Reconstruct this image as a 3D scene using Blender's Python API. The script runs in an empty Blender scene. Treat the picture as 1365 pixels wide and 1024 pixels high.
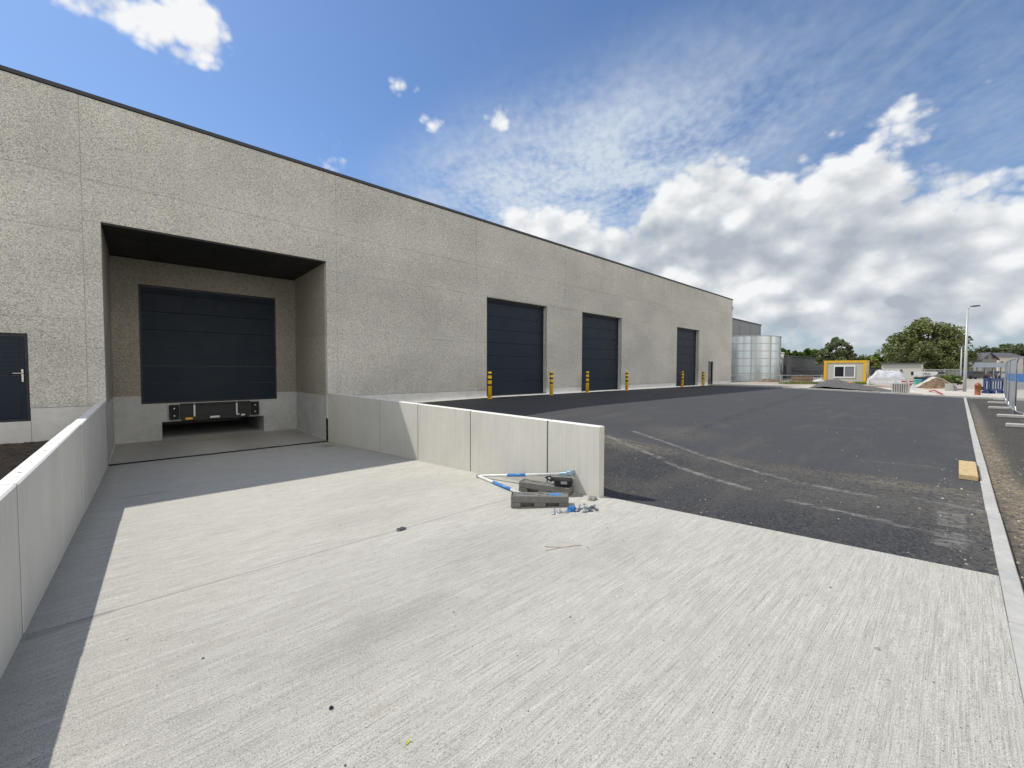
import bpy, bmesh, math, random
import numpy as np
from mathutils import Vector, Matrix, noise as mnoise
random.seed(7); rng = np.random.default_rng(7)
R = math.radians
SC = bpy.context.scene
COL = SC.collection
# ---------------------------------------------------------------- camera
CAM = Vector((0, -14.5, 0)); FPX = 543.7; PIT, YAW, ROLL = R(-1.945), R(42.431), R(0.152)
fw = Vector((math.sin(YAW)*math.cos(PIT), math.cos(YAW)*math.cos(PIT), math.sin(PIT)))
rt = Vector((math.cos(YAW), -math.sin(YAW), 0)); up = rt.cross(fw)
rt, up = rt*math.cos(ROLL)+up*math.sin(ROLL), -rt*math.sin(ROLL)+up*math.cos(ROLL)
cd = bpy.data.cameras.new('camera'); co = bpy.data.objects.new('camera', cd); COL.objects.link(co)
M = Matrix.Identity(4)
for i in range(3):
    M[i][0] = rt[i]; M[i][1] = up[i]; M[i][2] = -fw[i]; M[i][3] = CAM[i]
co.matrix_world = M
cd.sensor_width = 36; cd.lens = FPX/1365*36; cd.clip_start = .05; cd.clip_end = 3000
SC.camera = co
def ray(x, y): return fw + rt*((x-682.5)/FPX) - up*((y-512)/FPX)
def atz(x, y, z): d = ray(x, y); return CAM + d*(z/d.z)            # point of the photo on a level
def atx(x, y, X): d = ray(x, y); return CAM + d*(X/d.x)             # point of the photo on a plane x = X
def atd(x, y, t): return CAM + ray(x, y)*t                          # point of the photo at a depth
# ---------------------------------------------------------------- world
SUN = Vector((-.325, .685, 1)).normalized()
EL = math.asin(SUN.z); 
W = bpy.data.worlds.new("World"); SC.world = W; W.use_nodes = True
nt = W.node_tree; nt.nodes.clear()
class NB:
    "small node-graph builder"
    def __init__(s, tree): s.t = tree
    def n(s, typ, ins=(), **kw):
        nd = s.t.nodes.new(typ)
        for k, v in kw.items(): setattr(nd, k, v)
        for k, v in (ins.items() if isinstance(ins, dict) else enumerate(ins)):
            if v is None: continue
            if isinstance(v, bpy.types.NodeSocket): s.t.links.new(v, nd.inputs[k])
            elif isinstance(v, bpy.types.Node): s.t.links.new(v.outputs[0], nd.inputs[k])
            else: nd.inputs[k].default_value = v
        return nd
    def m(s, op, a, b=None, c=None, clamp=False): return s.n('ShaderNodeMath', [a, b, c], operation=op, use_clamp=clamp).outputs[0]
    def v(s, op, a, b=None): 
        nd = s.n('ShaderNodeVectorMath', [a, b], operation=op)
        return nd.outputs[1] if op in ('LENGTH', 'DOT_PRODUCT') else nd.outputs[0]
    def xyz(s, x, y, z): return s.n('ShaderNodeCombineXYZ', [x, y, z]).outputs[0]
    def noise(s, vec, scale, detail=4, rough=.5, dist=0, out=0):
        return s.n('ShaderNodeTexNoise', {'Vector': vec, 'Scale': scale, 'Detail': detail, 'Roughness': rough, 'Distortion': dist}).outputs[out]
    def vor(s, vec, scale, feature='F1', out='Distance', rnd=1.0):
        return s.n('ShaderNodeTexVoronoi', {'Vector': vec, 'Scale': scale, 'Randomness': rnd}, feature=feature).outputs[out]
    def mr(s, x, a, b, c=0.0, d=1.0, smooth=False):
        return s.n('ShaderNodeMapRange', {0: x, 1: a, 2: b, 3: c, 4: d}, interpolation_type='SMOOTHSTEP' if smooth else 'LINEAR', clamp=True).outputs[0]
    def mix(s, f, a, b, blend='MIX'):
        nd = s.t.nodes.new('ShaderNodeMix'); nd.data_type = 'RGBA'; nd.blend_type = blend
        for k, v in ((0, f), (6, a), (7, b)):
            if isinstance(v, bpy.types.NodeSocket): s.t.links.new(v, nd.inputs[k])
            elif k and isinstance(v, tuple) and len(v) == 3: nd.inputs[k].default_value = (*v, 1)
            else: nd.inputs[k].default_value = v
        return nd.outputs[2]
b = NB(nt)
sky = b.n('ShaderNodeTexSky', sky_type='NISHITA', sun_disc=False, sun_elevation=EL,
          sun_rotation=math.atan2(SUN.x, SUN.y), altitude=150, air_density=1.15, dust_density=.5, ozone_density=2.2)
D = b.n('ShaderNodeTexCoord').outputs['Generated']
sep = b.n('ShaderNodeSeparateXYZ', [D])
dx, dy, dz = sep.outputs
az = b.m('ARCTAN2', dx, dy); el = b.m('ARCSINE', dz)
U = b.m('SUBTRACT', az, YAW)
UV = b.xyz(U, el, 0)
def puv(x, y):
    d = ray(x, y).normalized(); return math.atan2(d.x, d.y)-YAW, math.asin(d.z)
def blob(px, py, rx, ry, amp):
    "soft patch of cloud round a direction; radii in photo pixels"
    u, v = puv(px, py)
    k = 1/(1+((px-682)/FPX)**2)**.5; kk = 1/FPX*k
    q = b.v('MULTIPLY', b.v('SUBTRACT', UV, (u, v, 0)), (1/(rx*kk*k), 1/(ry*kk), 0))
    return b.m('MULTIPLY', b.mr(b.v('LENGTH', q), 1.0, 0.0, 0, 1, True), amp)
def addup(l):
    r = l[0]
    for x in l[1:]: r = b.m('ADD', r, x)
    return r
# high ripple cloud on a flat layer
inv = b.m('DIVIDE', 1.0, b.m('MAXIMUM', b.m('ADD', dz, .06), .03))
plane = b.xyz(b.m('MULTIPLY', dx, inv), b.m('MULTIPLY', dy, inv), 0)
rot = b.n('ShaderNodeVectorRotate', {0: plane, 'Angle': R(-38)}, rotation_type='Z_AXIS').outputs[0]
rip = b.noise(b.v('MULTIPLY', rot, (1.0, 1.35, 1)), 21, 4, .5, .15)
rip2 = b.noise(rot, 2.2, 5, .6, .4)
veil = b.noise(b.v('MULTIPLY', rot, (.5, 2.0, 1)), 1.4, 5, .62, .8)
mR = addup([blob(760, 255, 300, 130, 1.15), blob(820, 190, 330, 130, .35), blob(940, 150, 330, 140, .28), blob(620, 270, 170, 90, .45),
            blob(1080, 110, 420, 160, .15), blob(1300, 180, 300, 200, .30)])
aR = b.m('MULTIPLY', mR, b.mr(b.m('ADD', b.m('MULTIPLY', rip, .40), b.m('MULTIPLY', rip2, .95)), .46, .88, .10, 1.0), clamp=True)
aV = b.m('MULTIPLY', b.mr(veil, .42, .75, 0, .55, True), addup([blob(1330, 100, 620, 360, 1.5), blob(700, 60, 500, 120, .3), blob(1330, 20, 120, 60, .5), blob(30, 85, 110, 60, 1.3), blob(560, 330, 330, 110, .5)]), clamp=True)
# heaped cloud
def billow(vec, sc):
    w = b.v('ADD', vec, b.v('MULTIPLY', b.v('SUBTRACT', b.noise(vec, sc*.8, 3, .5, 0, 1), (.5, .5, .5)), (.5/sc,)*3))
    return b.vor(w, sc, 'F1')
def cumulus(off, fine=True):
    vec = b.v('ADD', b.v('MULTIPLY', UV, (1, 1.35, 1)), (off[0], off[1]*1.35, .37))
    n1 = b.noise(vec, 4.6, 11, .64, .2)
    t = b.m('MULTIPLY', b.m('SUBTRACT', .40, billow(vec, 9)), .55)
    t = b.m('ADD', t, b.m('MULTIPLY', b.m('SUBTRACT', .38, billow(vec, 22)), .30))
    if fine: t = b.m('ADD', t, b.m('MULTIPLY', b.m('SUBTRACT', .36, billow(vec, 50)), .20))
    return b.m('ADD', n1, t)
masks = addup([
    blob(190, -30, 240, 150, .46), blob(270, 40, 110, 85, .26), blob(100, 5, 120, 60, .30), blob(30, 85, 60, 16, .3), blob(462, 205, 85, 48, .58), blob(535, 115, 60, 30, .46), blob(590, 166, 50, 28, .46), blob(676, 150, 50, 45, .42),
    blob(705, 305, 130, 65, .62), blob(800, 345, 190, 90, .62), blob(900, 310, 170, 110, .50), blob(930, 235, 100, 65, .52), blob(1010, 275, 140, 95, .50),
    blob(1150, 218, 200, 120, .68), blob(1160, 320, 270, 120, .60), blob(1330, 245, 150, 90, .46), blob(1000, 410, 500, 110, .66), blob(960, 345, 230, 90, .40), blob(870, 400, 250, 80, .35), blob(1320, 330, 160, 80, .3),
    blob(1240, 415, 400, 110, .50), blob(1360, 350, 170, 110, .30)])
c0 = cumulus((0, 0)); cS = cumulus((-.018, .024), False); cW = cumulus((-.06, .08), False); cL = cumulus((0, 0), False)
dens = b.m('SUBTRACT', b.m('ADD', c0, masks), .86)
aC = b.mr(dens, -.07, .22, 0, 1, True)
lit = b.m('ADD', b.m('MULTIPLY', b.m('SUBTRACT', cL, cS), 1.1), b.m('ADD', b.m('MULTIPLY', b.m('SUBTRACT', cL, cW), .9), .66))
body = addup([blob(1140, 335, 210, 45, .46), blob(900, 355, 230, 45, .16), blob(860, 310, 60, 30, .2), blob(1100, 440, 420, 50, .34), blob(1300, 385, 200, 70, .22), blob(960, 330, 60, 40, .2), blob(1195, 402, 22, 11, .9), blob(1130, 240, 60, 20, .25), blob(1180, 270, 120, 30, .15)])
big = b.noise(b.v('MULTIPLY', UV, (1, 2, 1)), 6, 4, .55)
lit = b.m('SUBTRACT', lit, b.m('MULTIPLY', body, b.mr(big, .3, .7, .6, 1.3)))
lit = b.m('ADD', lit, b.mr(dens, .0, .45, .25, -.12))
lit = b.m('ADD', lit, addup([blob(200, 5, 200, 90, .16), blob(1150, 190, 160, 60, .2), blob(930, 235, 80, 50, .2), blob(460, 208, 80, 50, .3), blob(600, 150, 130, 70, .3), blob(700, 290, 80, 40, .25)]))
lit = b.mr(b.m('ADD', lit, .02), 0, 1.0, 0, 1)
rampn = b.n('ShaderNodeValToRGB', [lit]); cr = rampn.color_ramp
cr.elements[0].position = 0; cr.elements[0].color = (.42, .465, .525, 1)
cr.elements[1].position = 1; cr.elements[1].color = (.90, .91, .92, 1)
e = cr.elements.new(.5); e.color = (.60, .64, .68, 1)
CL = .86/.15          # cloud radiance before the background strength
ccol = b.v('MULTIPLY', rampn.outputs[0], (CL*.98,)*3)
rcol = b.v('MULTIPLY', (.60, .68, .78), (CL*.98,)*3)
vcol = b.v('MULTIPLY', (.30, .37, .49), (CL*.98,)*3)
hz = b.mr(el, 0.02, .26, .75, 0, True)
skyc = b.mix(1.0, sky.outputs[0], (.50, .595, .72), 'MULTIPLY')
s1 = b.mix(aV, skyc, vcol)
s2 = b.mix(aR, s1, rcol)
s3 = b.mix(hz, s2, b.v('MULTIPLY', (.40, .47, .54), (CL*.98,)*3))
s4 = b.mix(b.m('MULTIPLY', aC, b.mr(el, 0.0, .10, .45, 1)), s3, ccol)
# unseen cloud bank added behind the camera to brighten the facade
cosU = b.m('COSINE', U)
fill_bank = b.m('MULTIPLY', b.mr(cosU, .45, .05, 0, 1, True), b.mr(dy, .25, -.15, 0, 1, True))
bn_ = b.noise(b.v('MULTIPLY', D, (1, 1, 1.6)), 3.2, 5, .55)
aB = b.m('MULTIPLY', fill_bank, b.m('MULTIPLY', b.mr(bn_, .36, .50, .25, 1, True), b.mr(el, 1.25, .7, 0, 1, True)))
s5 = b.mix(aB, s4, b.v('MULTIPLY', (1.0, .962, .885), (CL*1.42,)*3))
bg = b.n('ShaderNodeBackground', {'Color': s5, 'Strength': .15})
b.n('ShaderNodeOutputWorld', [bg])
W.cycles.sampling_method = 'MANUAL'; W.cycles.sample_map_resolution = 512
# ---------------------------------------------------------------- sun, exposure
sd = bpy.data.lights.new('sun', 'SUN'); sd.energy = 3.45; sd.angle = R(.53); sd.color = (1, .945, .86)
so = bpy.data.objects.new('sun', sd); COL.objects.link(so)
so.rotation_euler = (-SUN).to_track_quat('-Z', 'Y').to_euler(); so.location = (0, 0, 40)
SC.view_settings.view_transform = 'Standard'; SC.view_settings.look = 'None'
SC.view_settings.exposure = .28; SC.view_settings.gamma = 1
SC.render.engine = 'CYCLES'
SC.cycles.max_bounces = 8; SC.cycles.diffuse_bounces = 4; SC.cycles.glossy_bounces = 3
SC.cycles.caustics_reflective = False; SC.cycles.caustics_refractive = False
SC.cycles.sample_clamp_indirect = 6
# ---------------------------------------------------------------- materials
def new_mat(name):
    m = bpy.data.materials.new(name); m.use_nodes = True; t = m.node_tree; t.nodes.clear()
    g = NB(t); g.o = g.n('ShaderNodeOutputMaterial'); g.P = g.n('ShaderNodeTexCoord').outputs['Object']
    g.W = g.n('ShaderNodeNewGeometry').outputs['Position']; g.mat = m
    return g
def finish(g, col, rough=.8, metal=0.0, bump=None, bdist=.01, bstr=1.0, spec=.5, coat=0):
    p = g.n('ShaderNodeBsdfPrincipled')
    for k, v in (('Base Color', col), ('Roughness', rough), ('Metallic', metal), ('Specular IOR Level', spec), ('Coat Weight', coat)):
        if isinstance(v, bpy.types.NodeSocket): g.t.links.new(v, p.inputs[k])
        elif isinstance(v, tuple): p.inputs[k].default_value = (*v[:3], 1)
        else: p.inputs[k].default_value = v
    if bump is not None:
        bn = g.n('ShaderNodeBump', {'Height': bump, 'Distance': bdist, 'Strength': bstr})
        g.t.links.new(bn.outputs[0], p.inputs['Normal'])
    g.t.links.new(p.outputs[0], g.o.inputs[0])
    return g.mat
def sc3(g, k, v=None): return g.v('MULTIPLY', v or g.W, k)
def plain(name, col, rough=.6, metal=0.0, var=.12, scale=6, bump=0.0, coat=0, grime=None):
    g = new_mat(name)
    n = g.noise(g.W, scale, 6, .6)
    c = g.mix(g.mr(n, .3, .7), tuple(x*(1-var) for x in col), tuple(min(1, x*(1+var)) for x in col))
    if grime:
        n2 = g.noise(g.v('MULTIPLY', g.W, (1, 1, .35)), scale*.7, 6, .7)
        c = g.mix(g.mr(n2, .52, .75, 0, .6), c, grime)
    r = g.mr(n, .3, .7, max(.05, rough-.08), min(1, rough+.08))
    return finish(g, c, r, metal, n if bump else None, bump or .01, 1, coat=coat)
# exposed aggregate wall
def aggregate(name, lo, mid, hi):
    g = new_mat(name)
    cells = g.vor(g.W, 50, 'F1', 'Color'); cs = g.n('ShaderNodeSeparateColor', [cells]).outputs[0]
    n = g.noise(g.W, 42, 3, .75)
    f = g.m('ADD', g.m('MULTIPLY', cs, .5), g.m('MULTIPLY', n, .8))
    rr = g.n('ShaderNodeValToRGB', [g.mr(f, .38, .98)]); c = rr.color_ramp
    c.elements[0].position = 0; c.elements[0].color = (*lo, 1)
    c.elements[1].position = 1; c.elements[1].color = (*hi, 1)
    e = c.elements.new(.38); e.color = (*mid, 1)
    hue = g.noise(g.W, 1.1, 3, .5); col = g.mix(g.mr(hue, .3, .7, 0, .35), rr.outputs[0], tuple(x*k for x, k in zip(mid, (.93, .97, 1.03))))
    pan = g.noise(g.v('MULTIPLY', g.W, (.30, .3, .55)), 1, 2, .5)
    col = g.mix(1, col, g.n('ShaderNodeCombineXYZ', [g.mr(pan, .34, .66, .88, 1.06)]*3).outputs[0], 'MULTIPLY')
    zz_ = g.n('ShaderNodeSeparateXYZ', [g.W]).outputs[2]; stn = g.noise(g.v('MULTIPLY', g.W, (2.2, 2.2, .12)), 1, 5, .65)
    runs = g.m('MULTIPLY', g.mr(stn, .50, .68, 0, .30), g.mr(zz_, 5.2, 6.6, .12, 1)); low = g.m('MULTIPLY', g.mr(zz_, .1, -.9, 0, .22), g.mr(stn, .4, .6))
    col = g.mix(g.m('ADD', runs, low), col, tuple(x*.62 for x in mid))
    d = g.vor(g.W, 40)
    return finish(g, col, .9, 0, g.m('ADD', g.m('MULTIPLY', d, -1), g.m('MULTIPLY', n, .5)), .02, .8, .3)
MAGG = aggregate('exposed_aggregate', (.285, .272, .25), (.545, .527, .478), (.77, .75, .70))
MAGD = aggregate('exposed_aggregate_bay', (.20, .18, .145), (.36, .33, .275), (.54, .51, .44))  # browner bay aggregate, its colour also darkened to deepen the recess shade
def concrete(name, col, streak=(6, 6, .6), sc=1.0, amt=.16, warm=.0, damp=.5):
    g = new_mat(name)
    big = g.noise(g.W, .9*sc, 5, .6, .3); st = g.noise(g.v('MULTIPLY', g.W, streak), 3.2, 5, .65); fine = g.noise(g.W, 90, 3, .6)
    f = g.m('ADD', g.m('MULTIPLY', big, .45), g.m('ADD', g.m('MULTIPLY', st, .45), g.m('MULTIPLY', fine, .12)))
    c = g.mix(g.mr(f, .36, .66), tuple(x*(1-amt) for x in col), tuple(x*(1+amt*.7) for x in col))
    blot = g.noise(g.W, 2.3*sc, 7, .68, .5)
    c = g.mix(g.mr(blot, .56, .72, 0, damp), c, tuple(x*.72 for x in col))
    pit = g.vor(g.W, 26); c = g.mix(g.mr(pit, .05, .09, .45, 0), c, tuple(x*.45 for x in col))
    return finish(g, c, .85, 0, g.m('ADD', g.m('MULTIPLY', fine, .4), g.m('MULTIPLY', st, .5)), .004, .7, .3)
MWALL = concrete('cast_concrete', (.57, .56, .51), (9, 9, .22), 1, .13, damp=.22)
MWTOP = concrete('pale_wall_top', (.72, .71, .68), (3, 3, 3), 1, .07, damp=.12)  # paler concrete for the upward faces of the wall panels
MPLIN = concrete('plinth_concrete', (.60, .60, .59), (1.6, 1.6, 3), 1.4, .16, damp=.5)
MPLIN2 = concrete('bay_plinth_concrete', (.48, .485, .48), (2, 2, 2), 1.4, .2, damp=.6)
MKERB = concrete('kerb_concrete', (.43, .425, .40), (3, 3, 3), 2, .2)
MPAVE = concrete('pavement_concrete', (.50, .47, .41), (1, 1, 1), .6, .2)
# brushed slab
def slab():
    g = new_mat('brushed_concrete')
    vx = lambda a: g.v('MULTIPLY', g.W, a)
    warp = g.noise(vx((.5, .5, .5)), 1, 2); wy = g.m('MULTIPLY', warp, .05)
    P2 = g.v('ADD', g.W, g.xyz(0, wy, 0))
    l1 = g.noise(g.v('MULTIPLY', P2, (1.7, 100, 0)), 1, 5, .78)
    l2 = g.noise(g.v('MULTIPLY', P2, (2.5, 22, 0)), 1, 4, .65)
    l3 = g.noise(g.v('MULTIPLY', P2, (4, 210, 0)), 1, 3, .7)
    gr = g.noise(g.W, 170, 3, .75); gr2 = g.noise(g.W, 420, 2, .6)
    patch = g.noise(g.v('MULTIPLY', g.W, (.55, 1.1, 0)), 1.1, 6, .62, .6)
    mottle = g.noise(g.W, 5.0, 6, .7, .4)
    att = g.n('ShaderNodeAttribute', attribute_name='wear'); asep = g.n('ShaderNodeSeparateColor', [att.outputs[0]])
    fi = g.noise(g.v('MULTIPLY', g.W, (1, 1, 0)), .8, 3)
    ls = g.m('ADD', g.m('ADD', g.m('MULTIPLY', g.m('SUBTRACT', l1, .5), g.mr(fi, .3, .7, .24, .52)), .155), g.m('ADD', g.m('MULTIPLY', l2, .16), g.m('MULTIPLY', l3, .26)))
    f = g.m('ADD', ls, g.m('ADD', g.m('MULTIPLY', gr, .66), g.m('MULTIPLY', gr2, .40)))
    c = g.mix(g.mr(f, .77, 1.0), (.25, .244, .216), (.645, .632, .578))
    c = g.mix(g.mr(patch, .50, .58, 0, .13), c, (.36, .35, .31))
    c = g.mix(g.mr(mottle, .5, .64, 0, .30), c, (.36, .35, .31))
    tan = g.noise(g.W, 1.7, 5, .7, .5); c = g.mix(g.mr(tan, .60, .76, 0, .30), c, (.43, .385, .29))
    # dark chips and crumbs held in the surface, more in some places
    dn = g.noise(g.W, 1.3, 4, .6)
    ch = g.vor(g.v('MULTIPLY', g.W, (26, 40, 26)), 1); cc = g.n('ShaderNodeSeparateColor', [g.vor(g.v('MULTIPLY', g.W, (26, 40, 26)), 1, 'F1', 'Color')]).outputs[0]
    k = g.m('MULTIPLY', g.mr(ch, .09, .15, .9, 0), g.m('GREATER_THAN', cc, g.mr(dn, .38, .62, .90, .45)))
    ch2 = g.vor(g.W, 75); cc2 = g.n('ShaderNodeSeparateColor', [g.vor(g.W, 75, 'F1', 'Color')]).outputs[1]
    k2 = g.m('MULTIPLY', g.mr(ch2, .16, .26, .85, 0), g.m('GREATER_THAN', cc2, g.mr(dn, .3, .7, .86, .55)))
    c = g.mix(k, c, (.10, .095, .085)); c = g.mix(k2, c, (.16, .152, .135))
    wet = g.noise(g.v('MULTIPLY', g.W, (1, 1.3, 1)), 4.2, 6, .7)
    c = g.mix(g.m('MULTIPLY', asep.outputs[0], g.mr(wet, .3, .6, .55, 1)), c, (.24, .232, .21))
    c = g.mix(asep.outputs[1], c, (.08, .078, .07))
    c = g.mix(g.m('MULTIPLY', asep.outputs[2], .5), c, (.62, .61, .58))
    h = g.m('ADD', g.m('MULTIPLY', l1, .8), g.m('ADD', g.m('MULTIPLY', l3, .5), g.m('MULTIPLY', gr, .9)))
    return finish(g, c, .88, 0, h, .006, .9, .25)
MSLAB = slab()
# asphalt; attribute channels: R limestone tracks, G tan dirt, B fresh smooth layer
def asphalt(name, base=(.040, .041, .044), dcol=(.185, .165, .125)):
    g = new_mat(name)
    att = g.n('ShaderNodeAttribute', attribute_name='wear'); a = g.n('ShaderNodeSeparateColor', [att.outputs[0]])
    gr = g.vor(g.W, 55, 'F1', 'Color'); gs = g.n('ShaderNodeSeparateColor', [gr]).outputs[0]
    n = g.noise(g.W, 45, 4, .7); big = g.noise(g.W, .7, 6, .65, .5); mid = g.noise(g.W, 6, 5, .7)
    f = g.m('ADD', g.m('MULTIPLY', gs, .5), g.m('MULTIPLY', n, .6))
    c = g.mix(g.mr(f, .32, .92), tuple(x*.35 for x in base), tuple(x*2.1 for x in base))
    smooth = g.mix(g.mr(n, .3, .7), tuple(x*1.12 for x in base), tuple(x*1.52 for x in base))
    c = g.mix(g.m('MULTIPLY', a.outputs[2], .8), c, smooth)
    c = g.mix(g.mr(big, .45, .7, 0, .4), c, tuple(x*1.55 for x in base))
    dustn = g.noise(g.v('MULTIPLY', g.W, (.35, 1.3, 1)), 1.2, 6, .7, .8)
    c = g.mix(g.mr(dustn, .52, .78, 0, .30), c, (.15, .135, .105))
    sp = g.vor(g.W, 5.5); spc = g.n('ShaderNodeSeparateColor', [g.vor(g.W, 5.5, 'F1', 'Color')]).outputs[0]
    c = g.mix(g.m('MULTIPLY', g.mr(sp, .035, .07, .8, 0), g.m('GREATER_THAN', spc, .86)), c, (.34, .31, .26))
    br = g.noise(g.W, 22, 5, .75); br2 = g.noise(g.v('MULTIPLY', g.W, (9, 2.2, 1)), 1.4, 5, .7, .5)
    dirt = g.m('MULTIPLY', a.outputs[1], g.mr(g.m('ADD', g.m('MULTIPLY', br, .75), g.m('MULTIPLY', br2, .35)), .46, .66), clamp=True)
    c = g.mix(dirt, c, dcol)
    cle = g.noise(g.v('MULTIPLY', g.W, (30, 6, 1)), 1, 3, .6)
    ln = g.m('MULTIPLY', a.outputs[0], g.mr(g.m('ADD', g.m('MULTIPLY', cle, .65), g.m('ADD', g.m('MULTIPLY', br, .3), g.m('MULTIPLY', mid, .3))), .57, .72), clamp=True)
    c = g.mix(ln, c, (.26, .25, .23))
    h = g.m('ADD', g.m('MULTIPLY', gs, .6), n)
    return finish(g, c, g.mr(n, .3, .7, .68, .9), 0, g.m('MULTIPLY', h, g.mr(a.outputs[2], 0, 1, 1, .35)), .012, .9, .35)
MASPH = asphalt('asphalt'); MASP2 = asphalt('old_asphalt', (.046, .043, .039), (.30, .245, .16))
MROAD = plain('road_asphalt', (.16, .16, .16), .9, var=.15, scale=1.5)
MDOOR = plain('anthracite_door', (.011, .020, .034), .5, var=.06, scale=3)
for nd_ in MDOOR.node_tree.nodes:
    if nd_.type == 'BSDF_PRINCIPLED': nd_.inputs['Specular IOR Level'].default_value = .22
MFRAME = plain('anthracite_frame', (.007, .011, .017), .5, var=.1)
MCOPE = plain('coping_metal', (.028, .032, .040), .4, .3, var=.1)
MBLACK = plain('black_steel', (.009, .010, .012), .5, var=.2)
MSOFF = plain('soffit_panel', (.008, .0085, .010), .6, var=.25, scale=1.5)
MRUB = plain('black_rubber', (.012, .012, .014), .8, var=.2)
MSTEEL = plain('zinc_steel', (.52, .54, .56), .38, .85, var=.12, scale=9)
MBRASS = plain('bright_steel', (.62, .62, .60), .3, .9)
MYEL = plain('yellow_plastic', (.86, .50, .012), .45, var=.1, grime=(.38, .25, .05))
MBAND = plain('black_band', (.012, .012, .012), .5)
MROOF = plain('roof_membrane', (.06, .06, .065), .9)
MDIRT = plain('dark_soil', (.075, .057, .042), .95, var=.5, scale=9, bump=.05)
MSOIL = plain('brown_soil', (.15, .10, .062), .95, var=.6, scale=5, bump=.06, grime=(.30, .22, .14))
MGRAV = plain('grey_gravel', (.105, .103, .103), .95, var=.45, scale=14, bump=.03)
MGRAVG = plain('waste_ground', (.33, .30, .25), .95, var=.3, scale=.8)
MGRASS = plain('grass_ground', (.075, .10, .03), .95, var=.35, scale=2.5, bump=.03)
MRECY = plain('recycled_plastic', (.155, .152, .140), .72, var=.22, scale=30, bump=.002, grime=(.22, .21, .19))
MWPIPE = plain('white_tube', (.66, .68, .66), .4, var=.08, grime=(.45, .45, .42))
MBLUE = plain('blue_sleeve', (.030, .175, .47), .4, var=.15, grime=(.06, .2, .42))
MBLUED = plain('dark_blue_plastic', (.018, .045, .16), .45, var=.2)
MWHITE = plain('white_paint', (.72, .72, .70), .6, var=.05)
MTARP = plain('white_tarpaulin', (.50, .52, .55), .5, var=.1, scale=2.5)
MWOOD = plain('pale_timber', (.50, .37, .19), .8, var=.28, scale=14, bump=.002, grime=(.36, .28, .17))
MOLDW = plain('weathered_timber', (.28, .20, .13), .85, var=.4, scale=4)
MORNG = plain('rusty_orange', (.27, .085, .03), .7, var=.3, scale=9)
MCABY = plain('cabin_yellow', (.68, .40, .025), .5, var=.08, scale=2)
MCABW = plain('cabin_panel', (.44, .43, .37), .6, var=.05, scale=1.5)
MGLASS = plain('dark_glass', (.015, .018, .022), .06, var=.1)
MBLIND = plain('roller_blind', (.17, .18, .20), .5)
MGREY = plain('grey_cladding', (.20, .21, .225), .5, .2, var=.06)
MDKG = plain('dark_cladding', (.062, .066, .070), .6, var=.1, scale=1)
MNAVY = plain('navy_panel', (.010, .014, .026), .5)
MLWALL = plain('white_render', (.52, .51, .46), .85, var=.07)
MSLATE = plain('slate_roof', (.085, .085, .095), .8, var=.2, scale=3)
MHOUSE = plain('cream_render', (.54, .52, .45), .85, var=.06)
MHGREY = plain('grey_render', (.22, .22, .21), .85, var=.08)
MCANO = plain('canopy_roof', (.42, .47, .52), .5, var=.08)
MTEAL = plain('teal_plastic', (.10, .42, .37), .5, var=.1)
MRED = plain('red_paint', (.36, .05, .045), .6, var=.2)
MPINK = plain('pink_red_paint', (.50, .17, .15), .4)
MCAR = plain('dark_car_paint', (.02, .026, .035), .25, coat=.5)
MCARW = plain('silver_car_paint', (.42, .44, .46), .3, .4)
MBARK = plain('bark', (.085, .065, .048), .95, var=.35, scale=5)
MPOLE = plain('galvanised_pole', (.42, .43, .42), .5, .35, var=.1)
MLAMP = plain('lamp_head', (.05, .055, .06), .5)
MTILE = plain('clay_roof', (.24, .13, .095), .85, var=.15)
def leafmat(name, a, c2):
    g = new_mat(name)
    n = g.noise(g.W, .55, 3, .6); r = g.n('ShaderNodeNewGeometry').outputs['Random Per Island']
    c = g.mix(g.mr(g.m('ADD', g.m('MULTIPLY', n, .8), g.m('MULTIPLY', r, .4)), .3, .9), a, c2)
    p = g.n('ShaderNodeBsdfPrincipled', {'Base Color': c, 'Roughness': .65, 'Specular IOR Level': .25})
    tr = g.n('ShaderNodeBsdfTranslucent', {'Color': c}); mx = g.n('ShaderNodeMixShader', [.3, p.outputs[0], tr.outputs[0]])
    g.t.links.new(mx.outputs[0], g.o.inputs[0]); return g.mat
ML1 = leafmat('leaves_olive', (.075, .10, .034), (.29, .32, .125))
ML2 = leafmat('leaves_bright', (.055, .095, .018), (.16, .24, .045))
ML3 = leafmat('leaves_grey_green', (.075, .10, .045), (.24, .275, .135))
ML4 = leafmat('leaves_dark', (.032, .048, .022), (.10, .125, .055))
ML5 = leafmat('leaves_yellow_green', (.10, .13, .03), (.26, .30, .08))
# galvanised tank sheet
def tankmat():
    g = new_mat('galvanised_sheet')
    n = g.noise(g.W, 1.2, 5, .6); v = g.noise(g.v('MULTIPLY', g.W, (1.2, 1.2, .05)), 1, 2, .5)
    c = g.mix(g.mr(v, .35, .65), (.36, .42, .46), (.60, .66, .69))
    bp = g.noise(g.v('MULTIPLY', g.W, (.8, .8, .10)), 1, 2, .5)
    return finish(g, c, g.mr(n, .3, .7, .26, .40), .85, bp, .10, .5)
MTANK = tankmat()
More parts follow.
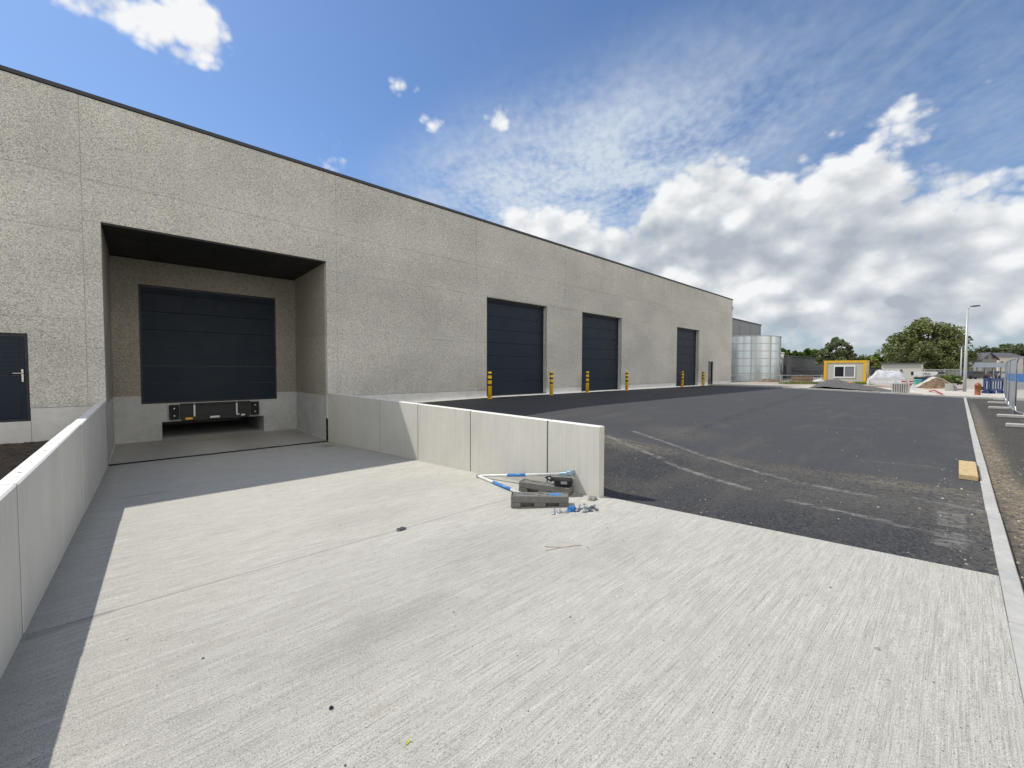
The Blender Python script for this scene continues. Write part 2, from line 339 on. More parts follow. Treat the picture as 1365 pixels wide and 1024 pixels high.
# ---------------------------------------------------------------- mesh helpers
class MB:
    def __init__(s): s.v = []; s.f = []; s.mi = []; s.cur = 0
    def add(s, vs, fs):
        o = len(s.v); s.v += [tuple(p) for p in vs]; s.f += [tuple(i+o for i in f) for f in fs]; s.mi += [s.cur]*len(fs); return s
    def box(s, x0, x1, y0, y1, z0, z1, T=None):
        vs = [Vector((x, y, z)) for z in (z0, z1) for y in (y0, y1) for x in (x0, x1)]
        if T: vs = [T @ v for v in vs]
        return s.add(vs, [(0, 2, 3, 1), (4, 5, 7, 6), (0, 1, 5, 4), (2, 6, 7, 3), (0, 4, 6, 2), (1, 3, 7, 5)])
    def cbox(s, x0, x1, y0, y1, z0, z1, c=.01, T=None):
        "box with chamfered edges"
        xs, ys, zs = (x0, x1), (y0, y1), (z0, z1); bm = bmesh.new(); bmesh.ops.create_cube(bm, size=1)
        for v in bm.verts: v.co = Vector(((x0+x1)/2+v.co.x*(x1-x0), (y0+y1)/2+v.co.y*(y1-y0), (z0+z1)/2+v.co.z*(z1-z0)))
        bmesh.ops.bevel(bm, geom=bm.edges[:], offset=c, segments=1, affect='EDGES')
        bm.verts.index_update(); vs = [T @ v.co if T else v.co.copy() for v in bm.verts]; fs = [[v.index for v in f.verts] for f in bm.faces]; bm.free()
        return s.add(vs, fs)
    def tube(s, pts, r, n=10, cap=True):
        pts = [Vector(p) for p in pts]; rs = r if isinstance(r, (list, tuple)) else [r]*len(pts)
        o = []; fs = []; ref = None
        for i, p in enumerate(pts):
            d = (pts[min(i+1, len(pts)-1)]-pts[max(i-1, 0)]).normalized()
            if ref is None: ref = d.orthogonal().normalized()
            a = (ref-d*ref.dot(d)).normalized(); ref = a; c = d.cross(a)
            o += [p+(a*math.cos(2*math.pi*k/n)+c*math.sin(2*math.pi*k/n))*rs[i] for k in range(n)]
        for i in range(len(pts)-1):
            for k in range(n): fs.append((i*n+k, i*n+(k+1) % n, (i+1)*n+(k+1) % n, (i+1)*n+k))
        if cap: fs += [tuple(range(n))[::-1], tuple((len(pts)-1)*n+k for k in range(n))]
        return s.add(o, fs)
    def lathe(s, prof, cx, cy, n=24, a0=0, a1=2*math.pi):
        m = n if abs(a1-a0-2*math.pi) < 1e-6 else n+1
        vs = [(cx+r*math.cos(a0+(a1-a0)*k/n), cy+r*math.sin(a0+(a1-a0)*k/n), z) for r, z in prof for k in range(m)]
        fs = [(i*m+k, i*m+(k+1) % m, (i+1)*m+(k+1) % m, (i+1)*m+k) for i in range(len(prof)-1) for k in range(n if m == n else m-1)]
        return s.add(vs, fs)
    def prism(s, poly, a, b_, T=None):
        "poly in (x,z), extruded along y from a to b"
        n = len(poly); vs = [Vector((x, a, z)) for x, z in poly]+[Vector((x, b_, z)) for x, z in poly]
        if T: vs = [T @ v for v in vs]
        return s.add(vs, [tuple(range(n)), tuple(range(2*n-1, n-1, -1))]+[(i, i+n, (i+1) % n+n, (i+1) % n) for i in range(n)])
    def build(s, name, mat, parent=None, smooth=False, loc=None):
        me = bpy.data.meshes.new(name); L = Vector(loc) if loc is not None else Vector((0, 0, 0))
        me.from_pydata([tuple(Vector(v)-L) for v in s.v], [], s.f); 
        for m in (mat if isinstance(mat, list) else [mat]): me.materials.append(m)
        if isinstance(mat, list): me.polygons.foreach_set('material_index', s.mi)
        if smooth: me.polygons.foreach_set('use_smooth', [True]*len(me.polygons))
        bm = bmesh.new(); bm.from_mesh(me); bmesh.ops.recalc_face_normals(bm, faces=bm.faces); bm.to_mesh(me); bm.free()
        me.update(); o = bpy.data.objects.new(name, me); COL.objects.link(o)
        if loc is not None: o.location = L
        if parent: 
            o.parent = parent
            o.location = o.location - PW[parent.name]
            PW[o.name] = PW[parent.name]+o.location
        else: PW[o.name] = L
        return o
PW = {}
def tag(o, label=None, cat=None, group=None, kind=None):
    for k, v in (('label', label), ('category', cat), ('group', group), ('kind', kind)):
        if v: o[k] = v
    return o
def thing(name, loc, label, cat, group=None):
    o = bpy.data.objects.new(name, None); COL.objects.link(o); o.location = loc; o.empty_display_size = .2
    PW[o.name] = Vector(loc); return tag(o, label, cat, group)
def dup(root, loc, label, rz=None):
    r = root.copy(); COL.objects.link(r); r.location = loc; r['label'] = label
    if rz is not None: r.rotation_euler = (0, 0, rz)
    for ch in list(root.children):
        c = ch.copy(); COL.objects.link(c); c.parent = r
        for g2 in ch.children:
            d = g2.copy(); COL.objects.link(d); d.parent = c
    return r
def Tz(loc, rz=0, rx=0, ry=0): return Matrix.Translation(loc) @ Matrix.Rotation(rz, 4, 'Z') @ Matrix.Rotation(ry, 4, 'Y') @ Matrix.Rotation(rx, 4, 'X')
def grid(name, xs, ys, zf, mat, wear=None):
    X, Y = np.meshgrid(xs, ys, indexing='ij'); Z = zf(X, Y); nx, ny = X.shape
    V = np.stack([X, Y, Z], -1).reshape(-1, 3); I = np.arange(nx*ny).reshape(nx, ny)
    F = np.stack([I[:-1, :-1], I[1:, :-1], I[1:, 1:], I[:-1, 1:]], -1).reshape(-1, 4)
    me = bpy.data.meshes.new(name); me.vertices.add(len(V)); me.vertices.foreach_set('co', V.astype(np.float32).ravel())
    me.loops.add(F.size); me.loops.foreach_set('vertex_index', F.ravel().astype(np.int32))
    me.polygons.add(len(F)); me.polygons.foreach_set('loop_start', np.arange(0, F.size, 4, dtype=np.int32))
    me.polygons.foreach_set('loop_total', np.full(len(F), 4, dtype=np.int32)); me.update(calc_edges=True)
    me.polygons.foreach_set('use_smooth', [True]*len(F)); me.materials.append(mat)
    if wear is not None:
        a = me.color_attributes.new('wear', 'FLOAT_COLOR', 'POINT')
        a.data.foreach_set('color', np.concatenate([np.clip(wear(X, Y), 0, 1).reshape(-1, 3), np.ones((len(V), 1))], 1).astype(np.float32).ravel())
    o = bpy.data.objects.new(name, me); COL.objects.link(o); PW[o.name] = Vector((0, 0, 0)); return o
# ---------------------------------------------------------------- ground levels
ZR0, SL = -2.464, .0607
def z_ramp(y): return ZR0 - SL*y
def z_far(y): return np.interp(-np.asarray(y), [0, 5, 12, 14.75, 22], [-1.25, -1.29, -1.50, -1.585, -1.62])
def z_near(y): 
    y = np.asarray(y, float); return np.where(y > -11.15, -1.33+(-y/11.15)**1.5*(z_ramp(-11.15)+1.33-.004), z_ramp(y)-.006)
def z_yard(x, y):
    t = np.clip((np.asarray(x, float)-4.84)/7.5, 0, 1); t = t*t*(3-2*t)
    return z_near(y)*(1-t)+z_far(y)*t
def seg(X, Y, pts, w, soft=.5):
    d = np.full(X.shape, 9.)
    for (x0, y0), (x1, y1) in zip(pts[:-1], pts[1:]):
        ux, uy = x1-x0, y1-y0; t = np.clip(((X-x0)*ux+(Y-y0)*uy)/(ux*ux+uy*uy), 0, 1)
        d = np.minimum(d, np.hypot(X-x0-t*ux, Y-y0-t*uy))
    return np.clip((w-d)/(w*soft), 0, 1)
def spot(X, Y, x, y, rx, ry, a=1): return a*np.clip(1-((X-x)/rx)**2-((Y-y)/ry)**2, 0, 1)
# slab
def wear_slab(X, Y):
    w = np.zeros(X.shape+(3,))
    band = np.clip((-Y-10.9)/.8, 0, 1)*(Y > -12.33)*np.clip((X+.2)/1.0, 0, 1)*np.clip((3.4-X)/.8, 0, 1)
    w[..., 0] = band*.16 + np.clip(1-(X+.625)/.22, 0, 1)*.5 + np.clip(1-(4.73-X)/.12, 0, 1)*(Y > -11.1)*.4 + spot(X, Y, 2.6, -11.2, .9, .6, .28) + spot(X, Y, 3.5, -12.3, .8, .5, .22) + spot(X, Y, 1.2, -11.9, .7, .25, .3) + spot(X, Y, 3.0, -8.3, 1.4, .8, .22) + spot(X, Y, 2.2, -9.4, 1.0, .4, .25)
    w[..., 0] += spot(X, Y, 4.3, -1.2, .28, .45, 1.0) + seg(X, Y, [(-.6, -10.25), (-.2, -10.2)], .05)*.5
    w[..., 1] = seg(X, Y, [(-.625, -10.19), (4.84, -10.19)], .011, .6)*.55 + seg(X, Y, [(-.6, -5.18), (.7, -5.12)], .018)*.6 + seg(X, Y, [(.25, -12.345), (2.1, -12.33)], .012)*.15
    w[..., 2] = seg(X, Y, [(.1, -11.42), (1.6, -11.42)], .02)*.35 + seg(X, Y, [(-.2, -9.0), (2.4, -8.9)], .03)*.3 + seg(X, Y, [(0, -7.4), (2.2, -7.2)], .03)*.4
    return w
ys = np.unique(np.concatenate([np.arange(-16.2, -14.75, .1), np.arange(-14.75, -9.5, .0125*2), np.arange(-9.5, 0.0, .05), [-10.195, -10.185, -10.18, -10.2, -10.205, 0.0]]))
slab_o = grid('concrete_ramp', np.arange(-6, 4.8401, .04), ys[ys >= -14.75], lambda X, Y: z_ramp(Y)+0*X, MSLAB, wear_slab)
slab_o['kind'] = 'structure'
# trim the slab where the ground left of the wall begins: it simply runs under the left wall and soil
bf = grid('bay_floor', np.linspace(-.62, 4.73, 40), np.linspace(.02, 3.75, 30), lambda X, Y: -2.428+Y*.003, MSLAB, lambda X, Y: np.stack([.35+.2*np.sin(X*3), 0*X+seg(X, Y, [(-.5, 3.1), (.4, 2.8), (3, 2.9)], .02)*.5, 0*X], -1)); bf['kind'] = 'structure'
g_ = MB(); g_.box(-.62, 4.73, .003, .019, -2.70, -2.426); g_.box(-.62, 4.73, -.3, .0025, -2.70, -2.50); tag(g_.build('drain_channel', MBAND), kind='structure')
# yard
def wear_yard(X, Y):
    w = np.zeros(X.shape+(3,)); edge = 8.35+.15*np.sin(Y*.9)+.3*np.clip(-Y-9, -3, 2)*-.25
    fresh = np.clip((X-edge)/.05, 0, 1); w[..., 2] = fresh
    w[..., 0] = np.maximum.reduce([seg(X, Y, [(8.2, -8.87), (7.4, -10.6), (6.74, -11.81), (6.4, -12.5)], .075)*1.0,
        seg(X, Y, [(9.08, -9.06), (8.3, -10.8), (7.71, -11.9), (7.18, -12.89), (6.95, -13.82)], .065)*.9,
        seg(X, Y, [(6.14, -13.09), (6.01, -13.57), (5.93, -14.0)], .07)*.8, seg(X, Y, [(5.85, -14.05), (5.7, -14.6)], .05)*.7,
        seg(X, Y, [(9.9, -7.3), (14.2, -7.0)], .07)*.22,
        ((X > 5.38) & (X < 6.7) & (Y > -14.58) & (Y < -14.38) & ((X < 5.95) | (X > 6.1)))*.62,
        seg(X, Y, [(9.4, -13.3), (9.7, -14.4)], .05)*.25, seg(X, Y, [(7.2, -14.2), (7.0, -14.7)], .07)*.6,
        seg(X, Y, [(13.6, -12.2), (14.0, -12.9)], .03)*.7, seg(X, Y, [(17.5, -12.4), (18.2, -12.9)], .035)*.7, seg(X, Y, [(22, -9.9), (23.4, -10.5)], .05)*.8, seg(X, Y, [(24.5, -9.6), (25.5, -10.0)], .05)*.6])
    dirt = np.exp(-((X-(edge-.35))/.35)**2)*.50 + np.exp(-((X-6.9)/.9)**2)*np.clip((-Y-11)/2, 0, 1)*.5 + spot(X, Y, 7.9, -9.3, .8, 1.6, .6)
    dirt += np.clip(1-(Y+14.75)/.5, 0, 1)*.45 + spot(X, Y, 9.0, -14.0, 1.6, .8, .7) + spot(X, Y, 5.5, -11.2, .6, .6, .25)
    w[..., 1] = dirt*(1-fresh*.75) + spot(X, Y, 9.7, -10.0, 1.1, 1.2, .35)
    w[..., 2] *= 1-.75*seg(X, Y, [(9.7, -10.2), (15.6, -9.6), (30, -8.3)], .25, 1)   # paver seam, darker rough
    return w
xa = np.concatenate([np.arange(4.84, 15, .04), np.arange(15, 36.2, .15), [36.2]]); ya = np.concatenate([np.arange(-14.752, -6, .035), np.arange(-6, 0, .12), [.02]])
yard = grid('asphalt_yard', xa, ya, z_yard, MASPH, wear_yard); yard['kind'] = 'structure'
# strip beyond the kerb
def wear_strip(X, Y):
    w = np.zeros(X.shape+(3,)); d = -14.85-Y
    w[..., 1] = np.clip(1.25*np.exp(-((d-.10-.14*np.clip((10-X)/4, 0, 1))/.16)**2)*np.clip((30-X)/20, 0, 1), 0, 1)+.12
    w[..., 0] = spot(X, Y, 25, -15.0, 8, .15, .5)
    return w
st = grid('side_strip', np.concatenate([np.arange(-6, 18, .06), np.arange(18, 36.4, .2), [36.4]]), np.concatenate([np.arange(-15.9, -14.852, .025)-0, [-14.852]])[::1], lambda X, Y: -1.60+0*X, MASP2, wear_strip); st['kind'] = 'structure'
st2 = grid('side_ground', np.arange(-6, 36.5, 1.0), np.array([-19.0, -15.899]), lambda X, Y: -1.603+0*X, MASP2, lambda X, Y: np.zeros(X.shape+(3,))+.15); st2['kind'] = 'structure'
# kerbs
k = MB(); x = -6.0
while x < 36.2:
    dz_ = random.uniform(-.002, .002); dy_ = random.uniform(-.003, .003); k.cbox(x+.005, min(x+1, 36.2)-.005, -14.852+dy_, -14.752+dy_, -1.80, -1.566+dz_, .006); x += 1.0
tag(k.build('kerb', MKERB), kind='structure')
k = MB(); y = 0.0
while y > -17.9:
    z = float(z_far(y-.5))+.10; k.cbox(36.2, 36.5, y-.995, y-.005, z-.4, z, .01); y -= 1.0
tag(k.build('far_kerb', MKERB), kind='structure')
def z_pave(x, y): 
    t = np.clip((np.asarray(x, float)-36.5)/8, 0, 1); return (z_far(y)+.09)*(1-t)+(-1.36)*t
pv = grid('pavement', np.linspace(36.5, 46, 12), np.linspace(-19, .0, 20), z_pave, MPAVE); pv['kind'] = 'structure'
pv2 = grid('pavement_corner', np.linspace(41.36, 46, 4), np.linspace(.0, 12, 5), lambda X, Y: -1.25+(-1.36+1.25)*np.clip((X-41.36)/4.6, 0, 1), MPAVE); pv2['kind'] = 'structure'
# wide ground: frames round the cut of the ramp
g_ = MB()
for (x0, x1, y0, y1, z) in [(46, 1500, -900, 900, -1.37), (-900, 46, -900, -19, -1.62), (-900, 46, 31, 900, -1.4), (41.36, 46, 12, 31, -1.37)]:
    g_.add([(x0, y0, z), (x1, y0, z), (x1, y1, z), (x0, y1, z)], [(0, 1, 2, 3)])
tag(g_.build('ground', MGRAVG), kind='structure')
def zsoil(X, Y):
    o = np.zeros(X.shape)
    for i in range(X.shape[0]):
        for j in range(X.shape[1]):
            p = Vector((X[i, j], Y[i, j], 0)); o[i, j] = mnoise.fractal(p*2.3, .6, 2.2, 5)*.10+mnoise.fractal(p*.7, 1, 2, 2)*.06
    return -1.70+o*np.clip((-Y)/.25, .2, 1)
so_ = grid('soil', np.arange(-6, -.725, .05), np.arange(-13.2, .01, .06), zsoil, MDIRT); so_['kind'] = 'structure'
rd = MB(); rd.add([(50, -17.5, -1.362), (190, -17.5, -1.362), (190, -32, -1.362), (50, -32, -1.362)], [(0, 1, 2, 3)]); tag(rd.build('road', MROAD), kind='structure')
# ---------------------------------------------------------------- warehouse
Z_T, Z_F = 6.62, -1.21
WH = thing('warehouse', (20, 0, Z_F), 'long flat-roofed warehouse of grey exposed-aggregate panels with dark sectional doors and a sunken loading bay', 'warehouse')
BX0, BX1, BY = -.625, 4.731, 3.755
doors = [(11.70, 15.71), (18.65, 22.69), (30.23, 34.14)]; DT = 3.31
wall = MB(); G = .005
holes = [(-3.0, -1.88, -1.212, .815), (BX0, BX1, -3, 3.638)]+[(a, c, -1.3, DT) for a, c in doors]+[(36.06, 37.12, -1.3, .79)]
def panel(x0, x1, z0, z1, mb):
    "one precast panel, cut round the openings it meets, with open joints at its edges"
    xs = sorted({x0, x1, *[h for a in holes for h in a[:2] if x0 < h < x1]}); zs = sorted({z0, z1, *[h for a in holes for h in a[2:] if z0 < h < z1]})
    for i in range(len(xs)-1):
        for j in range(len(zs)-1):
            cx, cz = (xs[i]+xs[i+1])/2, (zs[j]+zs[j+1])/2
            if any(a < cx < c and d < cz < e for a, c, d, e in holes): continue
            mb.box(xs[i]+(G if xs[i] == x0 else 0), xs[i+1]-(G if xs[i+1] == x1 else 0), 0, .2, zs[j]+(G if zs[j] == z0 else 0), zs[j+1]-(G if zs[j+1] == z1 else 0))
def rows(x0, x1, zs): 
    for a, c in zip(zs[:-1], zs[1:]): panel(x0, x1, a, c, wall)
rows(-22, -15, [-.906, 1.21, 3.34, 4.68, Z_T]); rows(-15, -8, [-.906, 1.21, 3.34, 4.68, Z_T])
rows(-8, -.945, [-.906, 1.21, 3.34, 4.68, Z_T])
panel(-.945, 5.08, 4.64, Z_T, wall); panel(-.945, 5.08, 3.638, 4.64, wall); panel(-.945, BX0, -.906, 3.638, wall)
panel(BX1, 5.08, -.906, 1.247, wall); 
panel(BX1, 5.08, 1.247, 3.35, wall); panel(BX1, 5.08, 3.35, 3.638, wall)
for a, c in ((5.08, 11.10), ): rows(a, c, [-.906, 1.247, 3.35, 4.64, Z_T])
rows(11.10, 11.70, [-.906, 1.247, 3.35]); rows(15.71, 18.65, [-.906, 1.247, 3.31]); rows(22.69, 29.25, [-.906, 1.30, 3.31, 4.70]); rows(11.70, 15.71, [3.31, 3.35]); rows(15.71, 22.69, [3.31, 3.35])
rows(11.10, 17.15, [3.35, 4.64, Z_T]); rows(17.15, 22.69, [3.35, 4.64, Z_T]); panel(22.69, 29.25, 4.70, Z_T, wall)
rows(29.25, 30.23, [-.906, 1.30, 3.6]); rows(29.25, 35.05, [3.6, 5.1, Z_T]); rows(30.23, 34.14, [3.31, 3.6]); rows(34.14, 35.05, [-.906, 1.1, 3.6]); rows(35.05, 41.355, [-.906, 1.10, 3.7, 5.2, Z_T])
wall.build('facade_wall', MAGG, WH)
bk = MB()      # joint backing, set back inside the panels
for (x0, x1, z0, z1) in [(-22, -3.0, -.9, Z_T-.01), (-3.0, -1.88, .83, Z_T-.01), (-1.88, BX0-.01, -.9, Z_T-.01), (BX0-.01, BX1+.01, 3.66, Z_T-.01), (BX1+.01, 11.69, -.9, Z_T-.01), (11.69, 41.3, 3.33, Z_T-.01),
                         (15.72, 18.64, -.9, 3.33), (22.70, 30.22, -.9, 3.33), (34.15, 36.05, -.9, 3.33), (36.05, 37.13, .80, 3.33), (37.13, 41.3, -.9, 3.33)]:
    bk.box(x0, x1, .012, .19, z0, z1)
bk.build('joint_sealant', plain('joint_mastic', (.50, .49, .46), .8), WH)
for (x0, x1) in [(-22, -3.0), (-1.88, BX0), (BX1, 11.70), (15.71, 18.65), (22.69, 30.23), (34.14, 36.06), (37.12, 41.35)]:
    n = max(1, round((x1-x0)/6))
    for i in range(n): pl = MB(); pl.box(x0+(x1-x0)*i/n+.004, x0+(x1-x0)*(i+1)/n-.004, .012, .2, -3.0, -.918); pl.build('plinth', MPLIN, WH)
for (x0, x1) in doors+[(-3.0, -1.88), (36.06, 37.12)]: pl = MB(); pl.box(x0, x1, .004, .6, -3.0, -1.212); pl.build('threshold', MPLIN, WH)
cp = MB(); cp.box(-22, 41.42, -.03, .35, Z_T+.012, Z_T+.10); cp.build('coping', MCOPE, WH)
rf = MB(); rf.box(-22, 41.3, .35, 30, Z_T-.3, Z_T-.05); rf.build('roof', MROOF, WH)
ew = MB(); ew.box(41.2, 41.355, .201, 30, -1.6, Z_T-.0061); ew.box(-22, 41.19, 29.8, 30, -1.6, Z_T-.31); ew.box(-22, -21.8, .25, 29.7, -1.6, Z_T-.31)
ew.build('side_wall', MAGG, WH)
# small bracket on the far corner
mb = MB(); mb.box(41.2, 41.32, -.10, 0, 5.75, 6.0); mb.build('wall_bracket', MSTEEL, WH)
# bay
bay = MB(); bh = [(.032, 4.028, -1.167, 2.809)]
def cut(mb, x0, x1, z0, z1, hs, y0, y1):
    xs = sorted({x0, x1, *[h for a in hs for h in a[:2] if x0 < h < x1]}); zs = sorted({z0, z1, *[h for a in hs for h in a[2:] if z0 < h < z1]})
    for i in range(len(xs)-1):
        for j in range(len(zs)-1):
            cx, cz = (xs[i]+xs[i+1])/2, (zs[j]+zs[j+1])/2
            if not any(a < cx < c and d < cz < e for a, c, d, e in hs): mb.box(xs[i], xs[i+1], y0, y1, zs[j], zs[j+1])
cut(bay, BX0-.02, BX1+.02, -.891, 3.62, bh, BY, BY+.2)
for z0, z1 in ((-.891, 1.24), (1.25, 3.64)):
    bay.box(BX0-.2, BX0, .2005, BY-.01, z0, z1); bay.box(BX1, BX1+.2, .2005, BY-.01, z0, z1)
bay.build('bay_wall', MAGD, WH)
bp = MB(); bhp = [(.032, 4.028, -1.167, 0), (.54, 3.56, -3, -1.80)]
cut(bp, BX0-.02, BX1+.02, -3.0, -.893, bhp, BY-.006, BY+.25)
for xx0, xx1 in ((BX0-.2, BX0-.004), (BX1+.004, BX1+.2)): bp.box(xx0, xx1, .001, BY-.01, -3.0, -.895)
bp.box(.3, .54, BY+.251, BY+5, -3, -1.2); bp.box(3.56, 3.8, BY+.251, BY+5, -3, -1.2); bp.box(.3, 3.8, BY+5, BY+5.2, -3, -1.2)
bp.box(.0, 4.1, BY+.3, BY+5.2, -1.80, -1.75)
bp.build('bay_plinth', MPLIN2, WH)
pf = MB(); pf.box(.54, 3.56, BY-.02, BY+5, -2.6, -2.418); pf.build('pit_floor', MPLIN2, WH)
cs = MB()
for a in (BX1+.0005,): cs.box(a-.035, a+.004, .003, .06, -1.66, -.895)
cs.build('corner_strip', MPLIN, WH)
sf = MB(); x = BX0; n = 4; 
for i in range(n):
    a = BX0+(BX1-BX0)*([0, .16, .45, .74, 1][i]); c = BX0+(BX1-BX0)*([0, .16, .45, .74, 1][i+1]); sf.box(a+.004, c-.004, .004, BY-.004, 3.628, 3.67)
sf.box(BX0, BX1, .05, BY, 3.68, 3.72); sf.box(BX0, BX1, .0, .03, 3.61, 3.66); sf.box(BX0+.002, BX1-.002, BY-.03, BY-.002, 3.60, 3.625); sf.build('soffit', MSOFF, WH)
# sectional doors
def sectional(name, x0, x1, z0, z1, y, sec, parent, label=None, mat=MDOOR):
    d = MB(); z = z0+.06; first = True
    while z < z1-.02:
        zt = min(z+sec, z1-.02); c = .012
        prof = [(y, z+c), (y, zt-c), (y+.014, zt-.001), (y+.05, zt-.001), (y+.05, z+.001), (y+.014, z+.001)]
        n = 14
        # leaf with fine horizontal micro ribs
        ribs = [(y, z+c)]; m = 9
        for i in range(1, m): ribs += [(y, z+c+(zt-z-2*c)*i/m-.004), (y+.0022, z+c+(zt-z-2*c)*i/m), (y, z+c+(zt-z-2*c)*i/m+.004)]
        ribs += prof[1:]
        vs = [(xx, p[0], p[1]) for xx in (x0+.05, x1-.05) for p in ribs]; k_ = len(ribs)
        d.add(vs, [(i, (i+1) % k_, (i+1) % k_+k_, i+k_) for i in range(k_)]+[tuple(range(k_))[::-1], tuple(range(k_, 2*k_))])
        z = zt
    o = d.build(name, mat, parent)
    f = MB(); f.box(x0, x0+.055, y-.012, y+.08, z0, z1); f.box(x1-.055, x1, y-.012, y+.08, z0, z1); f.box(x0+.055, x1-.055, y-.012, y+.08, z1-.075, z1)
    f.box(x0+.055, x1-.055, y-.006, y+.06, z0, z0+.062)
    f.build('door_frame', MFRAME, o)
    if label: o['label'] = label
    return o
for i, (a, c) in enumerate(doors):
    sectional('sectional_door', a, c, -1.208, DT, .26, .61, WH)
sectional('dock_door', .032, 4.028, -1.167, 2.809, BY+.06, .61, WH)
for a, c in doors:
    rv = MB(); rv.box(a-.1, a-.002, .2005, .5, -1.3, DT+.1); rv.box(c+.002, c+.1, .2005, .5, -1.3, DT+.1); rv.box(a-.1, c+.1, .2005, .5, DT+.002, DT+.15)
    rv.build('door_reveal', MPLIN, WH)
# dock leveller and bumpers
lv = MB(); y0 = BY-.10
lv.box(1.02, 3.10, y0+.05, BY+.3, -1.74, -1.19); lv.box(1.02, 3.10, y0-.05, y0+.04, -1.245, -1.20); lv.box(1.06, 3.06, y0, y0+.045, -1.79, -1.66)
lvo = lv.build('dock_leveller', MBLACK, WH)
s_ = MB(); s_.box(1.39, 1.44, y0-.015, y0-.0, -1.66, -1.19); s_.build('support_strut', MSTEEL, lvo); s_ = MB(); s_.box(2.64, 2.69, y0-.015, y0, -1.66, -1.19); s_.box(2.65, 2.74, y0-.03, y0-.0155, -1.69, -1.64); s_.build('support_strut', MSTEEL, lvo)
s_ = MB(); s_.box(1.16, 1.36, y0-.006, y0-.001, -1.76, -1.69); s_.build('warning_sticker', MYEL, lvo)
s_ = MB(); s_.box(1.86, 2.14, y0-.006, y0-.001, -1.745, -1.68); s_.build('rating_plate', MWHITE, lvo)
s_ = MB(); s_.box(2.80, 2.92, y0-.006, y0-.001, -1.73, -1.67); s_.build('small_sticker', MWHITE, lvo)
for x0 in (.735, 3.12):
    bb = MB(); bb.cbox(x0, x0+.26, BY-.14, BY-.007, -1.73, -1.225, .012); bo = bb.build('dock_bumper', MRUB, WH)
    for zz in (-1.35, -1.60):
        q = MB(); q.tube([(x0+.13, BY-.165, zz), (x0+.13, BY-.139, zz)], [.02, .035], 12); q.build('bolt', MBRASS, bo)
# service door
sdn = sectional('service_door', -3.0, -1.88, -1.21, .815, .06, .99, WH)
ds = MB(); ds.box(-2.9, -2.045, .048, .055, -1.10, .735); 
fr = MB(); fr.box(-2.05, -2.04, .046, .0479, -1.12, .745); fr.box(-3, -2.04, .046, .0479, .735, .745); fr.build('leaf_gap', MBAND, sdn)
hd = MB(); hd.cbox(-2.0, -1.965, .038, .05, -.30, -.02, .004); hd.tube([(-1.98, .05, -.10), (-1.98, -.005, -.10), (-2.12, -.01, -.10)], .011, 8); hd.tube([(-1.982, .05, -.03), (-1.982, .02, -.03)], .02, 10); hd.build('handle', MBRASS, sdn)
# narrow glazed door near the far corner
nd = MB(); nd.box(36.06, 37.12, .10, .16, -1.21, .79); ndo = nd.build('narrow_door', MGLASS, WH)
nf = MB(); nf.box(36.06, 36.13, .06, .0999, -1.21, .79); nf.box(37.05, 37.12, .06, .0999, -1.21, .79); nf.box(36.13, 37.05, .06, .0999, .71, .79); nf.build('door_frame', MFRAME, ndo)
# ---------------------------------------------------------------- retaining walls
WT = -.785
MSEAL = plain('joint_foam', (.06, .06, .055), .9)
def rwall(xi, xo, yend, label, n):
    t = thing('retaining_wall', ((xi+xo)/2, 0, -2.4), label, 'retaining wall')
    y = -.004; i = 0
    x0, x1 = min(xi, xo), max(xi, xo)
    while y > yend+.05:
        ye = max(y-2.03, yend); p = MB(); dzz = random.uniform(-.002, .002); dxx = random.uniform(-.0015, .0015)
        if xi < 0: dxx -= .005*[0, 0, 0, 1, 1, 2, 2][min(i, 6)]
        i += 1
        p.cbox(x0+dxx, x1+dxx, ye+.006, y-.006, -3.0, WT+dzz, .012)
        for f_ in (.22, .78):
            if y-ye > 1.5: yy_ = y-(y-ye)*f_; xm_ = (x0+x1)/2; p.add([(xm_+.013*math.cos(a_*math.pi/4), yy_+.013*math.sin(a_*math.pi/4), WT+dzz+.0012) for a_ in range(8)], [tuple(range(8))])
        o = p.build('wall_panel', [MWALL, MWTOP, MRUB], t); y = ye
        if ye > yend+.05: jt = MB(); jt.box(x0+dxx+.006, x1+dxx-.006, ye-.0061, ye+.0061, -2.9, WT-.012); jt.build('joint_seal', MSEAL, t)
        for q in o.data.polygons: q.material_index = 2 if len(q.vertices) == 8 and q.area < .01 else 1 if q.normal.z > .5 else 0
    return t
rwall(BX1, BX1+.12, -11.15, 'pale precast concrete retaining wall between the ramp and the asphalt yard', 6)
rwall(BX0, BX0-.12, -13.2, 'pale precast concrete retaining wall beside the dark soil, left of the ramp', 6)
# ---------------------------------------------------------------- bollards
def bollard(x, y, label):
    z = float(z_yard(x, y)); t = thing('bollard', (x, y, z), label, 'bollard', 'yellow and black bollards in front of the doors')
    r = .088; H = 1.19
    m = MB(); m.lathe([(0.0, z-.05), (r, z-.05), (r, z+H-.03), (r-.01, z+H-.008), (r-.03, z+H), (0, z+H+.004)], x, y, 20); m.build('post', MYEL, t, True)
    m = MB(); m.lathe([(r+.03, z-.02), (r+.03, z+.012), (r+.001, z+.014)], x, y, 20); m.build('base_collar', MYEL, t, True)
    for zb in (1.02, .80, .56): m = MB(); m.lathe([(r+.0005, z+zb), (r+.004, z+zb+.002), (r+.004, z+zb+.088), (r+.0005, z+zb+.09)], x, y, 20); m.build('black_band', MBAND, t, True)
    return t
b0 = bollard(11.42, -.55, 'yellow and black bollard at the left edge of the nearest sectional door on the yard')
